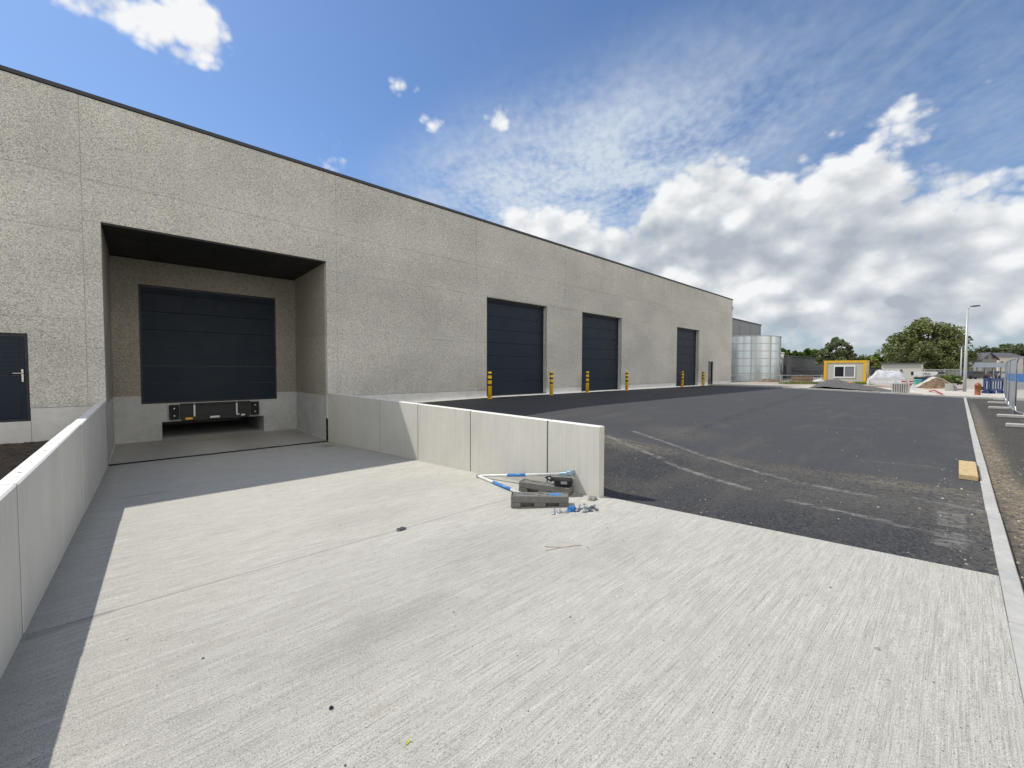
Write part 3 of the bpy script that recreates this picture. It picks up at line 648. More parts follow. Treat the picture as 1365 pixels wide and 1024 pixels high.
for x, y, l in [(15.52, -.5, 'yellow and black bollard just right of the nearest sectional door on the yard'),
                (18.62, -.42, 'yellow and black bollard at the left edge of the middle sectional door on the yard'),
                (22.62, -.45, 'yellow and black bollard just right of the middle sectional door on the yard'),
                (31.05, -.1, 'yellow and black bollard at the left edge of the farthest sectional door'),
                (34.9, -.1, 'yellow and black bollard beside the narrow door, farthest of the row')]:
    dup(b0, (x, y, float(z_yard(x, y))), l)
# ---------------------------------------------------------------- barrier feet and A-frame brace by the wall end
def foot(name, c, ang, L, Wd, H, label, hollow=True, group=None, tilt=0):
    "moulded block: feet at both ends and the middle, slots and lifting holes in its top"
    t = thing(name, c, label, 'barrier foot', group); T = Tz(c, ang, tilt)
    m = MB(); h1 = H*.42
    m.cbox(-L/2, L/2, -Wd/2, Wd/2, h1, H, .006, T)
    for a, c2 in ((-.5, -.33), (-.10, .10), (.33, .5)): m.box(a*L+.001, c2*L-.001, -Wd/2+.001, Wd/2-.001, 0, h1-.0005, T)
    for s in (-1, 1): m.box(-.33*L, .33*L, s*Wd*.12-.012, s*Wd*.12+.012, 0.02, h1-.0006, T)
    m.cur = 1
    m.box(-.30*L, -.10*L, -.012, .012, H+.0005, H+.003, T)
    for a, yy in ((-.42, .05), (-.42, -.05), (-.36, .035), (0, .05), (0, -.05), (.05, .03), (.14, .0), (.45, .06)): m.cbox(a*L-.018, a*L+.018, yy-.011, yy+.011, H+.0004, H+.003, .001, T)
    m.box(-.42*L-.05, -.42*L-.035, -.09, .09, H+.0005, H+.004, T); m.build('block', [MRECY, MBAND], t)
    m = MB(); 
    vs = [T @ Vector((.27*L+.085*math.cos(a), .058*math.sin(a), H+.002)) for a in [2*math.pi*i/18 for i in range(18)]]
    m.add(vs, [tuple(range(18))]); m.build('blue_mark', MBLUE, t)
    return t
pA, pB = Vector((3.58, -10.57)), Vector((4.12, -11.10)); mid = (pA+pB)/2; an = math.atan2(pB.y-pA.y, pB.x-pA.x); nrm = Vector((-math.sin(an), math.cos(an)))
cA = mid+nrm*.10
foot('barrier_foot', (cA.x, cA.y, z_ramp(cA.y)-.003), an, .76, .20, .155, 'grey recycled plastic fence foot with blue mark, lying in front of the other one', tilt=-.03)
pC, pD = Vector((4.22, -10.04)), Vector((4.50, -10.80)); mid2 = (pC+pD)/2; an2 = math.atan2(pD.y-pC.y, pD.x-pC.x); n2 = Vector((-math.sin(an2), math.cos(an2)))
cB = mid2+n2*.09
foot('barrier_foot', (cB.x, cB.y, z_ramp(cB.y)-.003), an2, .80, .20, .15, 'grey recycled plastic fence foot behind, against the wall, carrying a black clamp', tilt=-.02)
zc = z_ramp(-10.6)+.152
cl = thing('clamp_box', (4.53, -10.66, zc), 'black plastic clamp box lying on the rear grey fence foot', 'clamp')
m = MB(); m.cbox(-.13, .13, -.075, .075, 0, .095, .015, Tz((4.53, -10.66, zc), an2+.25)); m.build('box_body', MRUB, cl)
m = MB(); m.cbox(-.19, -.12, -.05, .05, .055, .10, .01, Tz((4.53, -10.66, zc), an2+.25)); m.tube([(4.45, -10.5, zc+.03), (4.40, -10.42, zc+.09), (4.44, -10.50, zc+.11)], .012, 8); m.build('lever', MRUB, cl)
m = MB(); m.cbox(-.03, .06, -.082, -.074, .03, .07, .002, Tz((4.53, -10.66, zc), an2+.25)); m.build('catch', MSTEEL, cl)
# brace: two tubes hinged at the left end
br = thing('folding_brace', (4.52, -8.75, z_ramp(-8.75)+.03), 'white and blue tubular brace folded open in a V beside the fence feet', 'brace')
h0 = Vector((4.50, -8.72, z_ramp(-8.72)+.026)); e1 = atd(757, 638.5, 5.07); 
e1 = Vector((4.66, -10.55, zc+.115)); e2 = Vector((4.16, -10.02, z_ramp(-10.02)+.028))
def brace(a, c, s0, s1):
    d = c-a; m = MB(); m.tube([a, a+d*.1, c], .024, 12); o = m.build('tube', MWPIPE, br, True)
    m = MB(); m.tube([a+d*s0, a+d*s1], .0265, 12); m.build('blue_sleeve', MBLUE, o, True)
brace(h0, e1, .38, .60); brace(h0+Vector((-.03, .0, 0)), e2+(e2-h0)*.15, .40, .80)
m = MB(); m.tube([h0+Vector((-.06, .02, 0)), h0+Vector((.05, -.02, .004))], .03, 10); m.build('hinge', MSTEEL, br)
m = MB(); d = (e1-h0).normalized(); T = Matrix.Translation(e1) @ d.to_track_quat('X', 'Z').to_matrix().to_4x4(); m.cbox(-.05, .16, -.035, .035, -.028, .028, .006, T); m.cbox(.10, .17, -.06, .06, -.006, .05, .004, T); m.build('end_bracket', plain('dull_blue_steel', (.30, .42, .50), .45, .3), br)
def crumple(name, c, rx, ry, h, mat, label, cat, seed, n=60):
    rr = random.Random(seed); bm = bmesh.new(); bmesh.ops.create_icosphere(bm, subdivisions=3, radius=1)
    for v in bm.verts:
        k_ = 1+.45*mnoise.noise(v.co*2.2+Vector((seed, 0, 0)))+.6*mnoise.noise(v.co*4.5+Vector((0, seed, 0)))
        v.co = Vector((v.co.x*rx*k_, v.co.y*ry*k_, max(-.15, v.co.z)*h*k_))
    bm.verts.index_update(); m = MB(); m.add([v.co+Vector(c) for v in bm.verts], [[v.index for v in f.verts] for f in bm.faces]); bm.free()
    o = m.build(name, mat, loc=c); return tag(o, label, cat)
def zr(x, y): return z_ramp(y)
MSILV = plain('silver_foil', (.50, .52, .54), .35, .5, var=.4, scale=40)
crumple('plastic_scrap', (4.01, -11.24, zr(0, -11.25)+.012), .06, .045, .05, MBLUE, 'crumpled bright blue plastic scrap at the near corner of the front fence foot', 'scrap', 3)
crumple('foil_scrap', (3.84, -11.16, zr(0, -11.16)+.004), .05, .035, .02, MSILV, 'crumpled silver foil scrap just in front of the front fence foot', 'scrap', 5)
MCLP = plain('grey_scrap', (.17, .20, .22), .4, .6, var=.4, scale=40)
def clamp(c, ang, k_, label, mt=None):
    t = thing('fence_clamp', c, label, 'clamp', 'loose fence clamps by the front fence foot'); T = Tz(c, ang) @ Matrix.Scale(k_, 4)
    m = MB(); m.cbox(-.06, .06, -.02, .02, 0, .006, .002, T); m.prism([(-.05+.03*math.cos(a_)*1, .006+.022*math.sin(a_)) for a_ in [math.pi*i/8 for i in range(9)]], -.018, .018, T); m.build('jaw', mt or MCLP, t)
    m = MB(); m.tube([T @ Vector((.03, 0, -.004)), T @ Vector((.035, 0, .055))], .006*k_, 6); m.cbox(.018, .048, -.015, .015, .035, .05, .003, T); m.build('bolt', MSTEEL, t)
for dx_, dy_, an3, kk_, l in ((4.10, -11.28, .3, 1.1, 'grey clamp next to the blue scrap'), (4.16, -11.38, 1.4, 1.0, 'grey clamp lying across the others'), (4.22, -11.33, 2.4, 1.2, 'grey clamp at the right end of the pile'), (4.09, -11.40, 2.9, .9, 'grey clamp nearest the camera in the pile'), (4.25, -11.43, .9, 1.0, 'grey clamp at the outer right corner of the pile')):
    clamp((dx_, dy_, zr(0, dy_)+.002), an3, kk_, l)
for dx_, dy_, an3, l in ((3.80, -11.13, .5, 'shiny clamp with the foil scrap, left one'), (3.88, -11.20, 2.1, 'shiny clamp with the foil scrap, right one')): clamp((dx_, dy_, zr(0, dy_)+.002), an3, .9, l, MSTEEL)
crumple('stone_chip', (4.60, -11.13, zr(0, -11.1)+.012), .075, .05, .03, plain('chip', (.22, .215, .19), .8, var=.6, scale=50), 'small rough grey rubble lump at the foot of the wall end', 'rubble', 12)
crumple('crushed_can', (2.19, -10.22, zr(0, -10.22)+.01), .055, .03, .022, plain('dark_can', (.10, .10, .12), .5, .4, var=.5, scale=50), 'dark crushed scrap lying on the sawn joint of the ramp', 'scrap', 15)
crumple('pebble', (.68, -12.41, zr(0, -12.41)+.005), .009, .008, .008, MRUB, 'black round pebble on the near part of the ramp, left of centre', 'pebble', 17)
def leaf(c, a, s, mat, label):
    m = MB(); pts = [(-1, 0, 0), (-.4, .35, .12), (.3, .38, .1), (1, .05, .25), (.3, -.3, .02), (-.4, -.28, .02)]
    T = Tz(c, a) @ Matrix.Scale(s, 4); m.add([T @ Vector(p) for p in pts]+[T @ Vector((0, 0, -.05))], [(0, 1, 6), (1, 2, 6), (2, 3, 6), (3, 4, 6), (4, 5, 6), (5, 0, 6)])
    return tag(m.build('leaf', mat, loc=c), label, 'leaf')
leaf((.86, -12.87, zr(0, -12.87)+.004), .4, .018, plain('yellow_leaf', (.42, .40, .05), .6), 'small yellow-green leaf on the near concrete')
leaf((1.62, -12.12, zr(0, -12.12)+.004), 1.2, .014, plain('brown_leaf', (.22, .15, .06), .6), 'small brown leaf on the ramp right of the yellow one')
tw = MB(); zt = zr(0, -11.9)
tw.tube([(2.93, -11.78, zr(0, -11.78)+.004), (3.02, -11.92, zr(0, -11.92)+.006), (3.2, -12.02, zr(0, -12.02)+.003)], .0025, 5); tw.tube([(2.86, -11.86, zr(0, -11.86)+.003), (3.02, -11.92, zr(0, -11.92)+.006)], .002, 5)
tag(tw.build('twig', MOLDW, loc=(3.0, -11.9, zr(0, -11.9))), 'thin forked dry twig on the ramp between the fence feet and the near edge', 'twig')
# loose crumbs nobody could count
cr_ = MB()
def crumb(x, y, z, s):
    a = random.random()*6.3; vs = []
    for k_ in range(5): vs.append((x+s*math.cos(a+k_*1.2566)*random.uniform(.5, 1.2), y+s*math.sin(a+k_*1.2566)*random.uniform(.5, 1.2), z+.0005))
    cr_.add(vs+[(x, y, z+s*.8)], [(i, (i+1) % 5, 5) for i in range(5)])
for i in range(1500):
    y = random.uniform(-14.7, -8.5) if random.random() < .8 else random.uniform(-8.5, -5); x = random.uniform(-.2, 4.75) if random.random() < .5 else 4.75-abs(random.gauss(0, 1.6)); cr_.cur = random.choice([0, 0, 1, 2])
    s = abs(random.gauss(0, .0022))+.0014
    if random.random() < .03: s *= 2.2
    crumb(x, y, z_ramp(y), s)
for i in range(420):
    cr_.cur = random.choice([1, 1, 2, 3]); x = 4.9+abs(random.gauss(0, 5)); y = random.uniform(-14.7, -9.5); 
    if random.random() < .35: y = -14.75+abs(random.gauss(0, .25)); 
    crumb(x, y, float(z_yard(x, y)), abs(random.gauss(0, .005))+.003)
for i in range(380):
    cr_.cur = random.choice([1, 1, 2, 3]); x = 4.5+abs(random.gauss(0, 6)); y = -14.87-abs(random.gauss(0, .3)); crumb(x, y, -1.60, abs(random.gauss(0, .005))+.003)
go = cr_.build('loose_grit', [plain('grit_dark', (.05, .048, .045)), plain('grit_grey', (.25, .24, .22)), plain('grit_tan', (.34, .28, .18)), plain('grit_pale', (.50, .46, .38))]); tag(go, 'scattered grit and crumbs on the ramp and yard', kind='stuff')
# timber block by the kerb
m = MB(); zt = float(z_yard(9.3, -14.6)); m.cbox(8.86, 10.25, -14.735, -14.545, zt+.002, zt+.075, .006); tag(m.build('timber_block', MWOOD, loc=(9.5, -14.64, zt)), 'pale squared timber block lying against the kerb on the asphalt', 'timber')
crumble = crumple('mortar_lump', (11.3, -15.75, -1.585), .16, .12, .13, MKERB, 'rough pale concrete lump on the side strip at the right edge of the photo', 'rubble', 31)
# ---------------------------------------------------------------- mobile fences at the right
fp = new_mat('fence_mesh')
_ = None
def mesh_panel(a, c, label, gid, sign=None, z=-1.50, H=2.0):
    a, c = Vector((a[0], a[1], 0)), Vector((c[0], c[1], 0)); d = (c-a); L = d.length; d.normalize(); T = Matrix.Translation((a.x, a.y, z)) @ Matrix.Rotation(math.atan2(d.y, d.x), 4, 'Z')
    t = thing('mobile_fence_panel', (a.x, a.y, z), label, 'fence panel', 'galvanised mobile fence panels along the right edge'); r = .2; P = []
    for cx, cz, a0 in ((r, r, 180), (L-r, r, 270), (L-r, H-r, 0), (r, H-r, 90)):
        P += [(cx+r*math.cos(R(a0+k_*22.5)), 0, cz+r*math.sin(R(a0+k_*22.5))) for k_ in range(5)]
    P.append(P[0]); m = MB(); m.tube([T @ Vector(p) for p in P], .021, 8); m.tube([T @ Vector((.0, 0, -.10)), T @ Vector((.0, 0, H-.05))], .019, 8); m.tube([T @ Vector((L, 0, -.10)), T @ Vector((L, 0, H-.05))], .019, 8); m.build('frame', MSTEEL, t, True)
    m = MB(); 
    for k_ in range(1, int(L/.10)): m.box(k_*.10-.0022, k_*.10+.0022, -.0022, .0022, .02, H-.02, T)
    for k_ in range(1, 8): m.box(.01, L-.01, .0023, .006, k_*.25-.002, k_*.25+.002, T)
    m.build('wire_mesh', MSTEEL, t)
    if sign:
        m = MB(); m.box(sign[0], sign[1], -.012, -.008, 1.12, 1.42, T); m.build('blue_sign_strip', MBLUE, t)
    return t
fences = [((24.3, -15.98), (20.9, -16.42), 'nearest mobile fence panel reaching out of the picture, with rounded lower corner', (.1, 1.3)),
          ((28.0, -16.02), (24.45, -15.99), 'second mobile fence panel from the front, with a blue strip', (.4, 3.0)),
          ((31.6, -16.12), (28.1, -16.03), 'third mobile fence panel from the front, seen nearly edge on', (.4, 3.0)),
          ((35.1, -16.25), (31.7, -16.13), 'fourth mobile fence panel from the front, seen nearly edge on', None),
          ((38.6, -16.40), (35.2, -16.26), 'farthest mobile fence panel in the line', None),
          ((16.6, -15.85), (13.3, -16.8), 'mobile fence panel at the extreme right edge with a blue strip', (.1, 2.2))]
fences += [((27.4, -16.75), (23.9, -16.95), 'mobile fence panel standing just behind the nearest ones, parallel to them', None), ((31.0, -16.7), (27.5, -16.78), 'rear mobile fence panel behind the third one', (.3, 1.4))]
for a, c, l, s in fences: mesh_panel(a, c, l, 0, s)
def block(c, ang, L, label):
    t = thing('concrete_ballast', c, label, 'ballast block', 'concrete feet under the mobile fences'); T = Tz(c, ang)
    m = MB(); m.cbox(-L/2, L/2, -.11, .11, 0, .11, .02, T); m.cbox(-L/2, -L/2+.18, -.10, .10, .1105, .14, .01, T); m.build('block', MKERB, t)
    m = MB()
    for k_ in (-.2, 0, .2): m.lathe([(.0, .1), (.022, .1115), (.026, .1115)], 0, 0, 10)
    return t
for x, y, l in ((26.8, -15.78, 'concrete fence foot under the second fence joint'), (22.2, -15.83, 'low flat concrete fence foot lying just in front of the nearest panel corner'), (18.5, -15.84, 'concrete fence foot with raised end lying loose nearest the camera'), (31.2, -15.9, 'concrete fence foot far down the fence line')):
    block((x, y, -1.598), R(90), .75, l)
# ---------------------------------------------------------------- beyond the far kerb
PG = lambda x, y: float(z_pave(x, y)) if x < 46 else -1.37
def heap(name, x0, x1, y0, y1, hf, mat, label, cat, n=50, seed=0, rough=.04):
    X, Y = np.meshgrid(np.linspace(x0, x1, n), np.linspace(y0, y1, n), indexing='ij'); m = MB(); vs = []
    for i in range(n):
        for j in range(n):
            u, v = i/(n-1), j/(n-1); p = Vector((X[i, j], Y[i, j], seed)); h = hf(u, v); h += (mnoise.fractal(p*2.5, .7, 2.1, 4)*rough*2+mnoise.noise(p*11)*rough*.4)*min(1, h*5); edge = min(u, v, 1-u, 1-v)
            vs.append((X[i, j], Y[i, j], PG(X[i, j], Y[i, j])+h-(.05 if h < .02 else 0)))
    m.add(vs, [(i*n+j, (i+1)*n+j, (i+1)*n+j+1, i*n+j+1) for i in range(n-1) for j in range(n-1)])
    c = ((x0+x1)/2, (y0+y1)/2, PG((x0+x1)/2, (y0+y1)/2)); return tag(m.build(name, mat, loc=c, smooth=True), label, cat)
def hg(u, v):   # long heap with its top left of centre
    cx = .45; top = np.interp(v, [0, .12, .3, .55, .70, .80, 1], [0, .10, .27, .50, .70, .66, 0]); return max(0, top*(1-((u-cx)/.5)**2))
heap('gravel_heap', 36.7, 40.4, -11.7, -6.9, hg, MGRAV, 'long low heap of dark grey gravel on the pavement in front of the yellow cabin', 'gravel heap', 60, 1, .03)
# helpers to stand things at a depth, turned to the camera's own right direction
def frame_at(px, py, t):
    p = atd(px, py, t); return p
def cuboid(name, px0, px1, ytop, t, depth, mat, label, cat, zb=-1.37, ang=0, root=True, parent=None, zt=None):
    a = atd(px0, ytop, t); c = atx(px1, ytop, a.x); L = a.y-c.y; an_ = -math.pi/2+ang
    z1 = a.z if zt is None else zt; T = Tz((a.x, a.y, zb), an_); m = MB(); m.box(0, L, 0, depth, 0, z1-zb, T)
    o = m.build(name, mat, parent, loc=None if parent else (a.x, a.y, zb)); 
    if label: tag(o, label, cat)
    return o, T, L, z1-zb
# site cabin
a = atx(1098.5, 481, 58.0); c = atx(1155, 480.5, 58.0); L = a.y-c.y; an_ = -math.pi/2; H = a.z+1.37
T = Tz((a.x, a.y, -1.37), an_); cab = thing('site_cabin', (a.x, a.y, -1.37), 'cream site cabin with a yellow frame and a white window', 'site cabin'); CD = 2.4
m = MB(); m.box(.05, L-.05, .05, CD-.05, .1, H-.06, T); m.build('wall', MCABW, cab)
m = MB(); w_ = .26
m.box(0, w_, 0, .2, 0, H, T); m.box(L-w_, L, 0, .2, 0, H, T); m.box(w_, L-w_, 0, .2, H-w_, H, T); m.box(w_, L-w_, 0, .2, 0, .16, T); m.box(L-.12, L-.01, CD-.2, CD, 0, H-.001, T); m.box(L-.12, L-.002, .2, CD-.2, H-.16, H-.002, T); m.box(L-.12, L-.002, .2, CD-.2, 0, .16, T); m.box(0, L-.12, .2, CD, H-.05, H-.003, T)
m.build('frame', MCABY, cab)
wx0, wx1 = L*.245, L*.755; m = MB(); wz0, wz1 = .93, 1.62
zz = (494-489.5)/543.7*46; zw0 = (493.6-502.5)/543.7*46+1.37; zw1 = (493.6-486)/543.7*46+1.37
m.box(wx0, wx1, .0, .06, zw1-.16, zw1+.02, T); m.box(wx0, wx1, .0, .05, zw0, zw0+.12, T); m.box(wx0, wx0+.1, 0, .05, zw0+.12, zw1-.16, T); m.box(wx1-.1, wx1, 0, .05, zw0+.12, zw1-.16, T); xm = (wx0+wx1)/2; m.box(xm-.05, xm+.05, 0, .05, zw0+.12, zw1-.16, T)
wo = m.build('window', MWHITE, cab)
m = MB(); m.box(wx0+.1, xm-.05, .03, .045, zw0+.12, zw1-.16, T); m.build('pane', MGLASS, wo)
m = MB(); m.box(xm+.05, wx1-.1, .03, .045, zw0+.12, zw1-.16, T); m.build('pane', MBLIND, wo)
# tank
tc = Vector((55.8, 4.2)); 
ct = atd(984, 480, 60); cx, cy = ct.x, ct.y; TR_ = (1035-984)/543.7*60*.93; zt0, zt1 = -1.37, (493.5-449.5)/543.7*58
tk = thing('storage_tank', (cx, cy, -1.37), 'round galvanised steel storage tank of bolted sheets behind the warehouse corner', 'tank')
m = MB(); rings = 6
prof = []
for i in range(rings):
    z0 = zt0+(zt1-zt0)*i/rings; z1 = zt0+(zt1-zt0)*(i+1)/rings; prof += [(TR_, z0+.03), (TR_, z1-.03), (TR_+.025, z1-.02), (TR_+.025, z1+.02)]
m.lathe([(TR_, zt0), (TR_, zt1)], cx, cy, 160); m.cur = 1
for i in range(1, rings): z0 = zt0+(zt1-zt0)*i/rings; m.lathe([(TR_+.002, z0-.05), (TR_+.02, z0-.048), (TR_+.02, z0+.048), (TR_+.002, z0+.05)], cx, cy, 120)
for i in range(12):
    a_ = i*2*math.pi/12+.1
    for j in range(rings): aa = a_; x_, y_ = cx+(TR_+.012)*math.cos(aa), cy+(TR_+.012)*math.sin(aa); m.box(-.012, .012, -.05, .05, zt0+(zt1-zt0)*j/rings+.04, zt0+(zt1-zt0)*(j+1)/rings-.04, Tz((x_, y_, 0), aa))
sh_ = m.build('shell', [MTANK, MPOLE], tk)
for q in sh_.data.polygons: q.use_smooth = q.material_index == 0
m = MB(); m.lathe([(TR_+.03, zt1-.03), (TR_+.09, zt1-.02), (TR_+.09, zt1+.05), (TR_+.0, zt1+.05)], cx, cy, 96); m.build('rim', MPOLE, tk, True)
# grey hall behind
a = atd(1014.5, 434.2, 74); ah = thing('grey_hall', (a.x, a.y, -1.37), 'tall grey metal-clad hall behind the steel tank', 'hall')
m = MB(); m.box(a.x-50, a.x, a.y, a.y+30, -1.37, a.z); m.build('cladding', MGREY, ah)
for i in range(9): m = MB(); m.box(a.x-.6-i*5-.02, a.x-.6-i*5+.02, a.y-.02, a.y-.001, -1.3, a.z-.05); m.build('panel_joint', MDKG, ah)
m = MB(); m.box(a.x-50, a.x+.1, a.y-.1, a.y+30, a.z+.001, a.z+.18); m.build('roof_edge', MSLATE, ah)
# dark long building
A = atd(1030, 472.9, 76); B = atd(1180, 487.5, 175); dk = thing('dark_shed', (A.x, A.y, -1.37), 'long low dark grey shed in front of the leafy trees', 'shed')
dd = Vector((B.x-A.x, B.y-A.y, 0)); LL = dd.length; T = Tz((A.x, A.y, -1.37), math.atan2(dd.y, dd.x)); HH = A.z+1.37
m = MB(); m.box(-12, LL, 0, 12, 0, HH, T); m.build('wall', MDKG, dk)
m = MB(); m.box(-12, LL, -.3, -.01, HH-.10, HH+.12, T); m.build('roof_edge', MSLATE, dk)
m = MB(); m.box(2.5, LL*.6, -.25, -.01, .62*HH*.6-.3, .62*HH*.6+.45, T); m.build('navy_band', MNAVY, dk)
m = MB(); m.box(4.5, 5.2, -.1, -.005, .2, 2.0, T); m.build('door', MNAVY, dk); m = MB(); m.box(9, 9.8, -.1, -.005, .2, 1.8, T); m.build('door', MNAVY, dk)
a = atd(1042, 471, 74); fl = thing('flue_stack', (a.x, a.y, -1.37), 'slim steel flue with a white top at the left end of the dark shed', 'flue')
m = MB(); m.tube([(a.x, a.y, -1.37), (a.x, a.y, a.z-1.0)], .28, 14); m.build('pipe', MGREY, fl, True)
m = MB(); m.tube([(a.x, a.y, a.z-1.0), (a.x, a.y, a.z-.1)], .32, 14); m.tube([(a.x, a.y, a.z-.05), (a.x, a.y, a.z+.15)], .42, 14); m.build('cowl', MWHITE, fl, True)
cuboid('step_block', 1040, 1049, 475.5, 76, 3, MDKG, 'small dark raised block on the left end of the dark shed', 'block')
# low white building
wb = atx(1175, 485, 78); wb2 = atx(1228, 484.5, 78); L = wb.y-wb2.y; T = Tz((wb.x, wb.y, -1.37), -math.pi/2); H = wb.z+1.37
wbt = thing('white_outbuilding', (wb.x, wb.y, -1.37), 'low white block building with a thin dark flat roof', 'outbuilding')
m = MB(); m.box(0, L, 0, 5, 0, H-.06, T); m.build('wall', MLWALL, wbt)
m = MB(); m.box(-.15, L+.15, -.2, 5.2, H-.059, H+.10, T); m.build('roof', MSLATE, wbt)
m = MB(); m.box(L*.5, L*.5+.14, -.08, -.001, 1.35, 1.6, T); m.build('wall_lamp', MBAND, wbt)
c2 = cuboid('grey_lean_to', 1160, 1174, 490.5, 60, 4, MNAVY, 'dark open lean-to between the cabin and the white building', 'lean-to')[0]
# ---- trees
def leafcloud(m, centers, n, size, flat=.8):
    per = max(1, n//len(centers))
    for (c, r) in centers:
        k_ = int(per*(r/1.0)**1.0)+1
        dirs = rng.normal(size=(k_, 3)); dirs /= np.linalg.norm(dirs, axis=1)[:, None]; rad = r*(rng.random(k_)**.45)
        P = np.array(c)+dirs*rad[:, None]*np.array([1, 1, flat])
        for p in P:
            s = size*random.uniform(.6, 1.3); q = rng.normal(size=3); q /= np.linalg.norm(q); w2 = np.cross(q, rng.normal(size=3)); w2 /= np.linalg.norm(w2)+1e-9; u2 = np.cross(q, w2)
            m.add([p-w2*s*.5, p+u2*s*.38, p+w2*s*.5, p-u2*s*.38], [(0, 1, 2, 3)])
def tree(name, x, y, zb, H, Wd, mat, label, n, size, seed, trunk=.22, shape='round', group=None, low=.12, lobes=60):
    rr = random.Random(seed); t = thing(name, (x, y, zb), label, 'tree', group)
    m = MB(); tr = Wd*.03+.08; top = zb+H*.75
    m.tube([(x, y, zb-.1), (x+rr.uniform(-.1, .1), y, zb+H*.25), (x+rr.uniform(-.3, .3), y+rr.uniform(-.3, .3), zb+H*.5), (x, y, top)], [tr, tr*.8, tr*.5, tr*.15], 8)
    cs_ = []
    for i in range(lobes):
        while True:
            p = Vector((rr.uniform(-1, 1), rr.uniform(-1, 1), rr.uniform(-1, 1)))
            if .25 < p.length < 1: break
        hz_ = (p.z+1)/2; wsc = {'round': 1, 'tall': 1-.45*hz_, 'wide': 1.0-.25*abs(hz_-.35)}[shape]
        cx_, cy_, cz_ = x+p.x*Wd*.42*wsc, y+p.y*Wd*.42*wsc, zb+H*(low+(1-low-.10)*hz_)
        r_ = Wd*rr.uniform(.055, .135)*(1.15-.4*hz_); cs_.append(((cx_, cy_, cz_), r_))
        if i % 4 == 0: m.tube([(x, y, zb+H*(low*.6+.3*hz_)), ((x+cx_)/2, (y+cy_)/2, (zb+H*.3*hz_+cz_)/2+H*.08), (cx_, cy_, cz_)], [tr*.35, tr*.22, tr*.06], 5)
    m.build('trunk', MBARK, t)
    m = MB(); av = sum(r for _, r in cs_)/len(cs_); leafcloud(m, [(c_, r_) for c_, r_ in cs_], int(n/av), size); m.build('crown', mat, t)
    return t
def treeat(px, ybase_, ytop, pw, t, mat, label, n, seed, size=.5, name='leafy_tree', shape='round', zb=-1.37, group=None, low=.1, lobes=60):
    a = atd(px, ytop, t); H = a.z-zb; Wd = pw/FPX*t/.93; return tree(name, a.x, a.y, zb, H, Wd, mat, label, n, size, seed, shape=shape, group=group, low=low, lobes=lobes)
treeat(1239, 492, 420, 96, 85, ML1, 'largest tree, broad olive-green crown left of the street lamp', 24000, 1, .46, shape='wide', low=.02, lobes=135)
treeat(1115, 485, 446, 42, 85, ML3, 'grey-green loose tree behind the site cabin', 7500, 2, .45, shape='round', lobes=90)
for i, (px, yt, pw, mt, lb) in enumerate([(1036, 461, 24, ML2, 'bright green tree directly right of the steel tank'), (1053, 463, 26, ML2, 'bright green tree, second to the right of the steel tank'), (1073, 461, 26, ML2, 'bright green tree rising highest above the dark shed'), (1092, 462, 24, ML2, 'bright green tree touching the left side of the loose grey-green tree'), (1134, 470, 20, ML4, 'dark tree just right of the loose grey-green tree')]):
    treeat(px, 480, yt, pw*1.5, 125, mt, lb, 4500, 20+i, .7, group='trees behind the dark shed', lobes=60)
for i, (px, yt, pw, mt, lb) in enumerate([(1155, 472, 30, ML5, 'yellow-green low tree above the right end of the cabin'), (1170, 470, 26, ML2, 'mid-green low tree between cabin and big tree'), (1186, 471, 26, ML4, 'dark low tree at the left foot of the big tree')]):
    treeat(px, 480, yt, pw*1.3, 140, mt, lb, 3600, 30+i, .8, group='low trees in the gap', lobes=30)
# wooded hill on the right and behind
hm = MB(); NX = 40; 
hp = [(1000, 489, 330), (1100, 484, 330), (1150, 482, 330), (1200, 480, 330), (1260, 474, 330), (1290, 471, 320), (1330, 466, 310), (1365, 462, 300), (1450, 455, 300), (1600, 440, 300)]
top_ = [atd(a_, b_, c_) for a_, b_, c_ in hp]
vs = []; 
for p in top_: 
    d = Vector((p.x, p.y+14.5, 0)).normalized(); vs += [(p.x-d.x*90, p.y-d.y*90, -1.5), tuple(p), (p.x+d.x*200, p.y+d.y*200, p.z*.8)]
hm.add(vs, [(i*3+k_, (i+1)*3+k_, (i+1)*3+k_+1, i*3+k_+1) for i in range(len(top_)-1) for k_ in range(2)]); tag(hm.build('hill', MGRASS, smooth=True), kind='structure')
fw_m = MB(); cs_ = []; rr = random.Random(5)
for i in range(150):
    s = rr.random()*(len(top_)-1); j = int(s); f_ = s-j; p = top_[j].lerp(top_[j+1], f_); d = Vector((p.x, p.y+14.5, 0)).normalized(); k_ = rr.random()*.85
    q = p-d*90*k_; q.z = p.z*(1-k_)-1.5*k_; hh = rr.uniform(2, 6.0)
    cs_.append(((q.x, q.y, q.z+hh*.5), rr.uniform(2.2, 4.2)))
leafcloud(fw_m, cs_, 4500, 1.25, 1.0); tag(fw_m.build('far_wood', ML4), 'distant wood covering the hill behind the houses', kind='stuff')
for i, (px, yt, pw, mt, lb) in enumerate([(1318, 463, 22, ML4, 'dark conifer-like tree above the gabled house'), (1333, 456, 24, ML3, 'round tree highest on the hill above the right house'), (1352, 459, 30, ML3, 'broad tree on the hill at the right edge'), (1297, 465, 18, ML4, 'small dark tree right behind the street lamp'), (1306, 467, 18, ML4, 'small dark tree on the hill over the left roof slope')]):
    treeat(px, 480, yt, pw*1.2, 215, mt, lb, 2600, 40+i, 1.1, zb=-1.3, group='trees on the hill', low=.5, lobes=26)
